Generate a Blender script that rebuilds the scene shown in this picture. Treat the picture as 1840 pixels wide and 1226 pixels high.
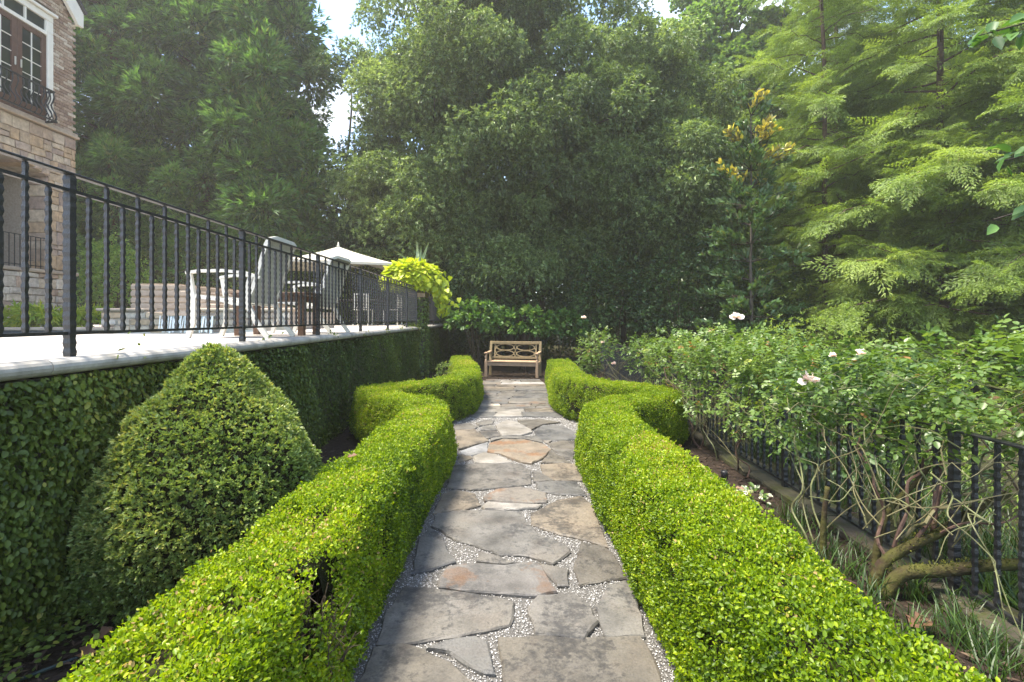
import bpy, math, random
import numpy as np
from mathutils import Vector, Matrix

for o in list(bpy.data.objects):
    bpy.data.objects.remove(o)
SC = bpy.context.scene
COL = SC.collection
R = math.radians
rng = np.random.default_rng(7)
random.seed(7)

# ------------------------------------------------------------------ camera
cam_d = bpy.data.cameras.new('camera')
cam = bpy.data.objects.new('camera', cam_d)
COL.objects.link(cam)
cam.location = (0, 0, 1.6)
cam.rotation_euler = (R(90), 0, 0)
cam_d.sensor_width = 36.0
cam_d.lens = 17.6
cam_d.shift_y = -0.0223
cam_d.clip_start = 0.05
cam_d.clip_end = 1500
SC.camera = cam

# ------------------------------------------------------------------ sky, sun, exposure
SUN_EL, SUN_AZ = 69.0, -98.0          # elevation, azimuth to the right of straight ahead
world = bpy.data.worlds.new('World')
SC.world = world
world.use_nodes = True
nt = world.node_tree
nt.nodes.clear()
w_out = nt.nodes.new('ShaderNodeOutputWorld')
w_bg = nt.nodes.new('ShaderNodeBackground')
w_sky = nt.nodes.new('ShaderNodeTexSky')
w_sky.sky_type = 'NISHITA'
w_sky.sun_disc = False
w_sky.sun_elevation = R(SUN_EL)
w_sky.sun_rotation = R(SUN_AZ)
w_sky.air_density = 1.0
w_sky.dust_density = 0.5
w_sky.ozone_density = 1.6
w_bg.inputs['Strength'].default_value = 0.15
w_tc = nt.nodes.new('ShaderNodeTexCoord')
w_map = nt.nodes.new('ShaderNodeMapping')
w_map.inputs['Scale'].default_value = (1.6, 1.6, 3.2)
w_map.inputs['Location'].default_value = (0.35, 0.0, 0.2)
w_no = nt.nodes.new('ShaderNodeTexNoise')
w_no.inputs['Scale'].default_value = 2.1
w_no.inputs['Detail'].default_value = 7.0
w_no.inputs['Roughness'].default_value = 0.58
w_rp = nt.nodes.new('ShaderNodeValToRGB')
w_rp.color_ramp.elements[0].position = 0.47
w_rp.color_ramp.elements[0].color = (0, 0, 0, 1)
w_rp.color_ramp.elements[1].position = 0.68
w_rp.color_ramp.elements[1].color = (1, 1, 1, 1)
w_mx = nt.nodes.new('ShaderNodeMix')
w_mx.data_type = 'RGBA'
nt.links.new(w_tc.outputs['Generated'], w_map.inputs['Vector'])
nt.links.new(w_map.outputs['Vector'], w_no.inputs['Vector'])
nt.links.new(w_no.outputs['Fac'], w_rp.inputs['Fac'])
nt.links.new(w_rp.outputs['Color'], w_mx.inputs['Factor'])
nt.links.new(w_sky.outputs['Color'], w_mx.inputs['A'])
w_mx.inputs['B'].default_value = (3.3, 3.4, 3.6, 1)
nt.links.new(w_mx.outputs['Result'], w_bg.inputs['Color'])
nt.links.new(w_bg.outputs['Background'], w_out.inputs['Surface'])

sun_d = bpy.data.lights.new('sun', 'SUN')
sun_d.energy = 3.3
sun_d.angle = R(14.0)
sun_d.color = (1.0, 0.91, 0.77)
sun = bpy.data.objects.new('sun', sun_d)
COL.objects.link(sun)
sd = Vector((math.sin(R(SUN_AZ)) * math.cos(R(SUN_EL)), math.cos(R(SUN_AZ)) * math.cos(R(SUN_EL)), math.sin(R(SUN_EL))))
sun.rotation_euler = sd.to_track_quat('Z', 'Y').to_euler()
sun.location = (0, 0, 40)

SC.view_settings.view_transform = 'Standard'
SC.view_settings.look = 'None'
SC.view_settings.gamma = 1.0
SC.view_settings.use_curve_mapping = False
SC.view_settings.exposure = 2.08
SC.render.engine = 'CYCLES'
SC.cycles.max_bounces = 6
SC.cycles.diffuse_bounces = 3
SC.cycles.glossy_bounces = 2
SC.cycles.transmission_bounces = 4
SC.cycles.transparent_max_bounces = 4
SC.cycles.volume_bounces = 1
SC.cycles.use_denoising = True
SC.cycles.caustics_reflective = False
SC.cycles.caustics_refractive = False

# ------------------------------------------------------------------ helpers
H0 = 572.0


def gp(px, py, z=0.0):
    """a point seen in the photo at height z"""
    d = (1.6 - z) * 900.0 / (py - H0)
    return ((px - 920.0) * d / 900.0, d)


def tag(o, label=None, cat=None, group=None, kind=None):
    if label: o['label'] = label
    if cat: o['category'] = cat
    if group: o['group'] = group
    if kind: o['kind'] = kind
    return o


def thing(name, label, cat, loc=(0, 0, 0), rz=0.0, group=None):
    o = bpy.data.objects.new(name, None)
    o.empty_display_size = 0.2
    COL.objects.link(o)
    o.location = loc
    o.rotation_euler = (0, 0, rz)
    return tag(o, label, cat, group)


def link_mesh(name, me, parent=None, kind=None):
    o = bpy.data.objects.new(name, me)
    COL.objects.link(o)
    if parent is not None:
        o.parent = parent
    if kind:
        o['kind'] = kind
    return o


def copy_tree(root):
    c = root.copy()
    COL.objects.link(c)
    for ch in list(root.children):
        d = ch.copy()
        COL.objects.link(d)
        d.parent = c
        for g in list(ch.children):
            e = g.copy()
            COL.objects.link(e)
            e.parent = d
    return c


class MB:
    """collects shapes, builds ONE mesh object"""

    def __init__(self):
        self.v, self.f = [], []

    def add(self, vs, fs):
        n = len(self.v)
        self.v += [tuple(p) for p in vs]
        self.f += [tuple(i + n for i in f) for f in fs]
        return self

    def box(self, a, b, bev=0.0):
        x0, y0, z0 = a
        x1, y1, z1 = b
        if bev <= 0:
            vs = [(x0, y0, z0), (x1, y0, z0), (x1, y1, z0), (x0, y1, z0), (x0, y0, z1), (x1, y0, z1), (x1, y1, z1), (x0, y1, z1)]
            fs = [(3, 2, 1, 0), (4, 5, 6, 7), (0, 1, 5, 4), (1, 2, 6, 5), (2, 3, 7, 6), (3, 0, 4, 7)]
            return self.add(vs, fs)
        import bmesh
        bm = bmesh.new()
        bmesh.ops.create_cube(bm, size=1.0)
        for v in bm.verts:
            v.co = Vector(((x0 + x1) / 2 + v.co.x * (x1 - x0), (y0 + y1) / 2 + v.co.y * (y1 - y0), (z0 + z1) / 2 + v.co.z * (z1 - z0)))
        bmesh.ops.bevel(bm, geom=list(bm.edges), offset=bev, segments=1, affect='EDGES')
        bm.verts.index_update()
        vs = [tuple(v.co) for v in bm.verts]
        fs = [tuple(v.index for v in f.verts) for f in bm.faces]
        bm.free()
        return self.add(vs, fs)

    def tube(self, pts, rad, sides=6, cap=True, jit=0.0):
        pts = [Vector(p) for p in pts]
        n = len(pts)
        if not hasattr(rad, '__len__'):
            rad = [rad] * n
        vs, fs = [], []
        prev = None
        for i, p in enumerate(pts):
            t = (pts[min(i + 1, n - 1)] - pts[max(i - 1, 0)])
            t = t.normalized() if t.length > 1e-9 else Vector((0, 0, 1))
            if prev is None:
                u = t.orthogonal().normalized()
            else:
                u = (prev - t * prev.dot(t))
                u = u.normalized() if u.length > 1e-6 else t.orthogonal().normalized()
            prev = u
            w = t.cross(u)
            for k in range(sides):
                a = 2 * math.pi * k / sides
                r = rad[i] * (1 + (random.uniform(-jit, jit) if jit else 0))
                vs.append(p + (u * math.cos(a) + w * math.sin(a)) * r)
        for i in range(n - 1):
            for k in range(sides):
                k2 = (k + 1) % sides
                fs.append((i * sides + k, i * sides + k2, (i + 1) * sides + k2, (i + 1) * sides + k))
        if cap:
            fs.append(tuple(range(sides))[::-1])
            fs.append(tuple((n - 1) * sides + k for k in range(sides)))
        return self.add(vs, fs)

    def bar(self, p, q, w, h, up=(0, 0, 1)):
        """rectangular bar from p to q"""
        p, q = Vector(p), Vector(q)
        t = (q - p).normalized()
        s = t.cross(Vector(up))
        s = s.normalized() if s.length > 1e-6 else t.orthogonal().normalized()
        u = s.cross(t)
        vs = []
        for c in (p, q):
            for a, b in ((-1, -1), (1, -1), (1, 1), (-1, 1)):
                vs.append(c + s * (a * w / 2) + u * (b * h / 2))
        return self.add(vs, [(3, 2, 1, 0), (4, 5, 6, 7), (0, 1, 5, 4), (1, 2, 6, 5), (2, 3, 7, 6), (3, 0, 4, 7)])

    def strip(self, pts, w, h, side):
        """bar of section w (along side) x h swept along pts"""
        pts = [Vector(p) for p in pts]
        s = Vector(side).normalized()
        n = len(pts)
        vs, fs = [], []
        for i, p in enumerate(pts):
            t = (pts[min(i + 1, n - 1)] - pts[max(i - 1, 0)]).normalized()
            u = s.cross(t).normalized()
            for a, b in ((-1, -1), (1, -1), (1, 1), (-1, 1)):
                vs.append(p + s * (a * w / 2) + u * (b * h / 2))
        for i in range(n - 1):
            for k in range(4):
                k2 = (k + 1) % 4
                fs.append((i * 4 + k, i * 4 + k2, i * 4 + 4 + k2, i * 4 + 4 + k))
        fs.append((3, 2, 1, 0))
        fs.append(tuple((n - 1) * 4 + k for k in range(4)))
        return self.add(vs, fs)

    def lathe(self, c, prof, seg=16):
        vs, fs = [], []
        for r, z in prof:
            for k in range(seg):
                a = 2 * math.pi * k / seg
                vs.append((c[0] + r * math.cos(a), c[1] + r * math.sin(a), c[2] + z))
        n = len(prof)
        for i in range(n - 1):
            for k in range(seg):
                k2 = (k + 1) % seg
                fs.append((i * seg + k, i * seg + k2, (i + 1) * seg + k2, (i + 1) * seg + k))
        fs.append(tuple(range(seg))[::-1])
        fs.append(tuple((n - 1) * seg + k for k in range(seg)))
        return self.add(vs, fs)

    def mesh(self, name, mat, smooth=False):
        me = bpy.data.meshes.new(name)
        me.from_pydata(self.v, [], self.f)
        if mat is not None:
            me.materials.append(mat)
        if smooth:
            me.polygons.foreach_set('use_smooth', [True] * len(me.polygons))
        me.update()
        return me

    def build(self, name, mat, parent=None, smooth=False, kind=None):
        return link_mesh(name, self.mesh(name, mat, smooth), parent, kind)


def unit(a):
    return a / np.maximum(np.linalg.norm(a, axis=-1, keepdims=True), 1e-9)


def rdir(n, r=None):
    return unit((r or rng).normal(size=(n, 3)))


_nd = np.random.default_rng(99)
_NK = _nd.normal(size=(10, 3))
_NP = _nd.uniform(0, 6.28, 10)


def noise3(P, scale):
    """cheap smooth noise in about -1..1"""
    Q = np.asarray(P) * scale
    s = np.zeros(len(Q))
    for k in range(10):
        s += np.sin(Q @ _NK[k] * (0.7 + 0.13 * k) + _NP[k])
    return s / 4.0


# leaf templates: x along the leaf, y across, z its face. Triangles only.
def t_leaf(w=0.5, fold=0.10, curl=0.08):
    V = np.array([(0, 0, 0), (0.45, w / 2, fold), (1, 0, -curl), (0.45, -w / 2, fold)], float)
    return V, np.array([(0, 2, 1), (0, 3, 2)])


def t_leaf6(w=0.55, fold=0.08, curl=0.10):
    V = np.array([(0, 0, 0), (0.28, w * .46, fold), (0.68, w * .45, fold * .6), (1, 0, -curl), (0.68, -w * .45, fold * .6), (0.28, -w * .46, fold)], float)
    return V, np.array([(0, 2, 1), (0, 3, 2), (0, 4, 3), (0, 5, 4)])


def t_heart(w=0.9):
    V = np.array([(0, 0, 0), (-0.12, w * .3, .03), (0.18, w * .5, .06), (0.6, w * .3, 0.02), (1, 0, -.12), (0.6, -w * .3, .02), (0.18, -w * .5, .06), (-0.12, -w * .3, .03)], float)
    return V, np.array([(0, 2, 1), (0, 3, 2), (0, 4, 3), (0, 5, 4), (0, 6, 5), (0, 7, 6)])


def t_needle(w=0.1):
    V = np.array([(0, -w / 2, 0), (0, w / 2, 0), (1, 0, -.03)], float)
    return V, np.array([(0, 2, 1)])


LEAF, LEAF6, HEART, NEEDLE = t_leaf(), t_leaf6(), t_heart(), t_needle()
LANCE = t_leaf(0.26, 0.04, 0.16)
THIN = t_leaf(0.2, 0.03, 0.1)


class Foliage:
    """many leaves as ONE real mesh with a per-leaf 'tint'"""

    def __init__(self):
        self.V, self.F, self.T, self.n = [], [], [], 0

    def add(self, P, A, N, S, tmpl, tint):
        P = np.asarray(P, float)
        if len(P) == 0:
            return self
        A = unit(np.asarray(A, float))
        N = np.asarray(N, float)
        N = unit(N - A * np.sum(N * A, axis=1, keepdims=True))
        B = np.cross(N, A)
        S = np.broadcast_to(np.asarray(S, float), (len(P),))[:, None, None]
        TV, TF = tmpl
        V = P[:, None, :] + S * (TV[None, :, 0:1] * A[:, None, :] + TV[None, :, 1:2] * B[:, None, :] + TV[None, :, 2:3] * N[:, None, :])
        k = len(TV)
        F = TF[None, :, :] + (np.arange(len(P)) * k)[:, None, None] + self.n
        self.V.append(V.reshape(-1, 3))
        self.F.append(F.reshape(-1, 3))
        self.T.append(np.repeat(np.broadcast_to(np.asarray(tint, float), (len(P),)), k))
        self.n += len(P) * k
        return self

    def tuft(self, P, axis, k, spread, droop, size, tmpl, tint, up=0.4, szj=0.25, tj=0.12):
        """k leaves radiating from every P round its axis"""
        P = np.repeat(np.asarray(P, float), k, axis=0)
        ax = np.repeat(unit(np.asarray(axis, float)), k, axis=0)
        A = ax + rdir(len(P)) * spread
        A[:, 2] -= droop
        A = unit(A)
        N = rdir(len(P)) * 0.6 + ax * 0.3
        N[:, 2] += up
        S = np.repeat(np.broadcast_to(np.asarray(size, float), (len(P) // k,)), k) * rng.uniform(1 - szj, 1 + szj, len(P))
        t = np.repeat(np.broadcast_to(np.asarray(tint, float), (len(P) // k,)), k) + rng.normal(0, tj, len(P))
        return self.add(P, A, N, S, tmpl, np.clip(t, 0, 1))

    def build(self, name, mat, parent=None, kind='stuff'):
        V = np.concatenate(self.V).astype(np.float32)
        F = np.concatenate(self.F).astype(np.int32)
        T = np.concatenate(self.T).astype(np.float32)
        me = bpy.data.meshes.new(name)
        me.vertices.add(len(V))
        me.vertices.foreach_set('co', V.ravel())
        me.loops.add(len(F) * 3)
        me.loops.foreach_set('vertex_index', F.ravel())
        me.polygons.add(len(F))
        me.polygons.foreach_set('loop_start', np.arange(len(F), dtype=np.int32) * 3)
        a = me.attributes.new('tint', 'FLOAT', 'POINT')
        a.data.foreach_set('value', T)
        me.materials.append(mat)
        me.update(calc_edges=True)
        o = link_mesh(name, me, parent, kind)
        if parent is not None:
            o.matrix_parent_inverse = parent_inv(parent)
        return o


def inst_group(K):
    """node group: the object's own template sprays (tid >= 0) set on its own loose points (tid = -1)"""
    nm = 'leaf_spray_scatter_%d' % K
    if nm in bpy.data.node_groups:
        return bpy.data.node_groups[nm]
    g = bpy.data.node_groups.new(nm, 'GeometryNodeTree')
    g.interface.new_socket('Geometry', in_out='INPUT', socket_type='NodeSocketGeometry')
    g.interface.new_socket('Geometry', in_out='OUTPUT', socket_type='NodeSocketGeometry')
    N, Lk = g.nodes, g.links
    gi, go = N.new('NodeGroupInput'), N.new('NodeGroupOutput')
    def attr(name, typ):
        a = N.new('GeometryNodeInputNamedAttribute')
        a.data_type = typ
        a.inputs['Name'].default_value = name
        return a.outputs['Attribute']
    tid = attr('tid', 'INT')
    def part(k):
        c = N.new('FunctionNodeCompare')
        c.data_type = 'INT'
        c.operation = 'EQUAL'
        Lk.new(tid, c.inputs[2])
        c.inputs[3].default_value = k
        sp = N.new('GeometryNodeSeparateGeometry')
        sp.domain = 'POINT'
        Lk.new(gi.outputs[0], sp.inputs['Geometry'])
        Lk.new(c.outputs['Result'], sp.inputs['Selection'])
        return sp.outputs['Selection']
    jn = N.new('GeometryNodeJoinGeometry')
    for k in range(K):
        ti = N.new('GeometryNodeGeometryToInstance')
        Lk.new(part(k), ti.inputs[0])
        Lk.new(ti.outputs[0], jn.inputs[0])
    ip = N.new('GeometryNodeInstanceOnPoints')
    Lk.new(part(-1), ip.inputs['Points'])
    Lk.new(jn.outputs[0], ip.inputs['Instance'])
    ip.inputs['Pick Instance'].default_value = True
    Lk.new(attr('pick', 'INT'), ip.inputs['Instance Index'])
    er = N.new('FunctionNodeEulerToRotation')
    Lk.new(attr('rot', 'FLOAT_VECTOR'), er.inputs[0])
    Lk.new(er.outputs[0], ip.inputs['Rotation'])
    Lk.new(attr('scl', 'FLOAT_VECTOR'), ip.inputs['Scale'])
    Lk.new(ip.outputs[0], go.inputs[0])
    return g


class Inst:
    """leaf sprays: a few template sprays (Foliage) set many times on points, as ONE stuff part"""

    def __init__(self, templates):
        self.tm = templates
        self.P, self.Rt, self.S, self.T = [], [], [], []

    def add(self, P, rot, scl, tint):
        P = np.asarray(P, float)
        n = len(P)
        self.P.append(P)
        self.Rt.append(np.asarray(rot, float))
        scl = np.asarray(scl, float)
        self.S.append(np.repeat(scl[:, None], 3, 1) if scl.ndim == 1 else scl)
        self.T.append(np.broadcast_to(np.asarray(tint, float), (n,)))
        return self

    def build(self, name, mat, parent):
        K = len(self.tm)
        V, F, T, D = [], [], [], []
        n0 = 0
        for k, f in enumerate(self.tm):
            v = np.concatenate(f.V)
            V.append(v); F.append(np.concatenate(f.F) + n0); T.append(np.concatenate(f.T)); D.append(np.full(len(v), k))
            n0 += len(v)
        P = np.concatenate(self.P)
        nP = len(P)
        tint = np.concatenate(T + [np.zeros(nP)]).astype(np.float32)
        tid = np.concatenate(D + [np.full(nP, -1)]).astype(np.int32)
        F = np.concatenate(F).astype(np.int32)
        z3 = np.zeros((n0, 3))
        rot = np.concatenate([z3] + self.Rt).astype(np.float32)
        scl = np.concatenate([z3] + self.S).astype(np.float32)
        it = np.concatenate([np.zeros(n0)] + self.T).astype(np.float32)
        pick = np.concatenate([np.zeros(n0), rng.integers(0, K, nP)]).astype(np.int32)
        co = np.concatenate(V + [P]).astype(np.float32)
        me = bpy.data.meshes.new(name)
        me.vertices.add(len(co))
        me.vertices.foreach_set('co', co.ravel())
        me.loops.add(len(F) * 3)
        me.loops.foreach_set('vertex_index', F.ravel())
        me.polygons.add(len(F))
        me.polygons.foreach_set('loop_start', np.arange(len(F), dtype=np.int32) * 3)
        for nm, ty, ar, key in (('tint', 'FLOAT', tint, 'value'), ('itint', 'FLOAT', it, 'value'), ('tid', 'INT', tid, 'value'), ('pick', 'INT', pick, 'value'), ('rot', 'FLOAT_VECTOR', rot, 'vector'), ('scl', 'FLOAT_VECTOR', scl, 'vector')):
            a = me.attributes.new(nm, ty, 'POINT')
            a.data.foreach_set(key, ar.ravel())
        me.materials.append(mat)
        me.update(calc_edges=True)
        o = link_mesh(name, me, parent, 'stuff')
        if parent is not None:
            o.matrix_parent_inverse = parent_inv(parent)
        md = o.modifiers.new('sprays', 'NODES')
        md.node_group = inst_group(K)
        return o


def zrot(n, tilt=.18):
    return np.stack([rng.normal(0, tilt, n), rng.normal(0, tilt, n), rng.uniform(0, 6.283, n)], 1)


def puff_templates(K, nt, k, size, tmpl, spread=.75, droop=.55, up=.35, flat=.78, base=.42, tj=.13, rlo=.35, lift=.22):
    """rounded leaf masses of radius about 1"""
    out = []
    for q in range(K):
        f = Foliage()
        u = rdir(nt)
        u[:, 2] = u[:, 2] * .8 + lift
        u = unit(u)
        rr = rng.uniform(rlo, 1.0, nt) ** .7 * (1 + .22 * noise3(u + q * 3.1, 2.6))
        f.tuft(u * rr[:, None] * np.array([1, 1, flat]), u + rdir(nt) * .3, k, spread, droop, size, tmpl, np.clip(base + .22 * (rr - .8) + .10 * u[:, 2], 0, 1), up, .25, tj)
        out.append(f)
    return out


def parent_inv(p):
    return (Matrix.Translation(p.location) @ p.rotation_euler.to_matrix().to_4x4()).inverted()


def keep(o, parent):
    """parent an object whose mesh is in world coordinates"""
    o.parent = parent
    o.matrix_parent_inverse = parent_inv(parent)
    return o


# ------------------------------------------------------------------ materials
def mat_new(name):
    m = bpy.data.materials.new(name)
    m.use_nodes = True
    t = m.node_tree
    b = t.nodes['Principled BSDF']
    return m, t, b


def ramp(t, stops, interp='LINEAR'):
    n = t.nodes.new('ShaderNodeValToRGB')
    n.color_ramp.interpolation = interp
    e = n.color_ramp.elements
    while len(e) < len(stops):
        e.new(0.5)
    for el, (p, c) in zip(e, stops):
        el.position = p
        el.color = (*c, 1) if len(c) == 3 else c
    return n


def leaf_mat(name, stops, rough=0.42, trans=0.35, spec=0.45, tcol=(1.0, 1.0, 0.45)):
    m, t, b = mat_new(name)
    at = t.nodes.new('ShaderNodeAttribute')
    at.attribute_name = 'tint'
    rp = ramp(t, stops)
    a2 = t.nodes.new('ShaderNodeAttribute')
    a2.attribute_type = 'INSTANCER'
    a2.attribute_name = 'itint'
    ad = t.nodes.new('ShaderNodeMath')
    ad.use_clamp = True
    t.links.new(at.outputs['Fac'], ad.inputs[0])
    t.links.new(a2.outputs['Fac'], ad.inputs[1])
    t.links.new(ad.outputs[0], rp.inputs['Fac'])
    t.links.new(rp.outputs['Color'], b.inputs['Base Color'])
    b.inputs['Roughness'].default_value = rough
    b.inputs['Specular IOR Level'].default_value = spec
    tr = t.nodes.new('ShaderNodeBsdfTranslucent')
    mx = t.nodes.new('ShaderNodeMix')
    mx.data_type = 'RGBA'
    mx.blend_type = 'MULTIPLY'
    mx.inputs['Factor'].default_value = 1.0
    mx.inputs['B'].default_value = (tcol[0] * 1.5, tcol[1] * 1.5, tcol[2] * 1.5, 1)
    t.links.new(rp.outputs['Color'], mx.inputs['A'])
    t.links.new(mx.outputs['Result'], tr.inputs['Color'])
    ms = t.nodes.new('ShaderNodeMixShader')
    ms.inputs['Fac'].default_value = trans
    t.links.new(b.outputs['BSDF'], ms.inputs[1])
    t.links.new(tr.outputs['BSDF'], ms.inputs[2])
    t.links.new(ms.outputs['Shader'], t.nodes['Material Output'].inputs['Surface'])
    return m


def plain_mat(name, col, rough=0.6, metal=0.0, spec=0.4, noise=None, bump=0.0, nscale=8.0, rnd=0.0):
    """base colour with procedural mottling; rnd = variation from object to object"""
    m, t, b = mat_new(name)
    tc = t.nodes.new('ShaderNodeTexCoord')
    no = t.nodes.new('ShaderNodeTexNoise')
    no.inputs['Scale'].default_value = nscale
    no.inputs['Detail'].default_value = 8
    no.inputs['Roughness'].default_value = 0.62
    t.links.new(tc.outputs['Object'], no.inputs['Vector'])
    c2 = noise or tuple(c * 0.7 for c in col)
    rp = ramp(t, [(0.32, c2), (0.68, col)])
    t.links.new(no.outputs['Fac'], rp.inputs['Fac'])
    out = rp.outputs['Color']
    if rnd > 0:
        oi = t.nodes.new('ShaderNodeObjectInfo')
        hs = t.nodes.new('ShaderNodeHueSaturation')
        mr = t.nodes.new('ShaderNodeMapRange')
        mr.inputs['To Min'].default_value = 1 - rnd
        mr.inputs['To Max'].default_value = 1 + rnd
        t.links.new(oi.outputs['Random'], mr.inputs['Value'])
        t.links.new(mr.outputs['Result'], hs.inputs['Value'])
        t.links.new(out, hs.inputs['Color'])
        out = hs.outputs['Color']
    t.links.new(out, b.inputs['Base Color'])
    b.inputs['Roughness'].default_value = rough
    b.inputs['Metallic'].default_value = metal
    b.inputs['Specular IOR Level'].default_value = spec
    if bump > 0:
        n2 = t.nodes.new('ShaderNodeTexNoise')
        n2.inputs['Scale'].default_value = nscale * 4
        n2.inputs['Detail'].default_value = 6
        t.links.new(tc.outputs['Object'], n2.inputs['Vector'])
        bp = t.nodes.new('ShaderNodeBump')
        bp.inputs['Strength'].default_value = bump
        bp.inputs['Distance'].default_value = 0.01
        t.links.new(n2.outputs['Fac'], bp.inputs['Height'])
        t.links.new(bp.outputs['Normal'], b.inputs['Normal'])
    return m


def palette_mat(name, cols, rough=0.8, bump=0.6, nscale=14.0, dirt=None, amount=0.5):
    """one colour of a palette for every object (stones, bricks), mottled"""
    m, t, b = mat_new(name)
    oi = t.nodes.new('ShaderNodeObjectInfo')
    n = len(cols)
    rp = ramp(t, [(i / n, c) for i, c in enumerate(cols)], 'CONSTANT')
    t.links.new(oi.outputs['Random'], rp.inputs['Fac'])
    tc = t.nodes.new('ShaderNodeTexCoord')
    ge = t.nodes.new('ShaderNodeNewGeometry')
    no = t.nodes.new('ShaderNodeTexNoise')
    no.inputs['Scale'].default_value = nscale
    no.inputs['Detail'].default_value = 9
    no.inputs['Roughness'].default_value = 0.65
    t.links.new(ge.outputs['Position'], no.inputs['Vector'])
    r2 = ramp(t, [(0.3, (0.55, 0.55, 0.55)), (0.7, (1.25, 1.22, 1.18))])
    t.links.new(no.outputs['Fac'], r2.inputs['Fac'])
    mx = t.nodes.new('ShaderNodeMix')
    mx.data_type = 'RGBA'
    mx.blend_type = 'MULTIPLY'
    mx.inputs['Factor'].default_value = 0.9
    t.links.new(rp.outputs['Color'], mx.inputs['A'])
    t.links.new(r2.outputs['Color'], mx.inputs['B'])
    out = mx.outputs['Result']
    if dirt:
        n3 = t.nodes.new('ShaderNodeTexNoise')
        n3.inputs['Scale'].default_value = nscale * 0.3
        n3.inputs['Detail'].default_value = 8
        n3.inputs['Roughness'].default_value = 0.7
        t.links.new(ge.outputs['Position'], n3.inputs['Vector'])
        r3 = ramp(t, [(0.52, (0, 0, 0)), (0.62, (amount,) * 3)])
        t.links.new(n3.outputs['Fac'], r3.inputs['Fac'])
        m3 = t.nodes.new('ShaderNodeMix')
        m3.data_type = 'RGBA'
        t.links.new(r3.outputs['Color'], m3.inputs['Factor'])
        t.links.new(out, m3.inputs['A'])
        m3.inputs['B'].default_value = (*dirt, 1)
        out = m3.outputs['Result']
    t.links.new(out, b.inputs['Base Color'])
    b.inputs['Roughness'].default_value = rough
    b.inputs['Specular IOR Level'].default_value = 0.35
    n2 = t.nodes.new('ShaderNodeTexNoise')
    n2.inputs['Scale'].default_value = nscale * 2.5
    n2.inputs['Detail'].default_value = 8
    t.links.new(ge.outputs['Position'], n2.inputs['Vector'])
    bp = t.nodes.new('ShaderNodeBump')
    bp.inputs['Strength'].default_value = bump
    bp.inputs['Distance'].default_value = 0.012
    t.links.new(n2.outputs['Fac'], bp.inputs['Height'])
    t.links.new(bp.outputs['Normal'], b.inputs['Normal'])
    return m


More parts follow.
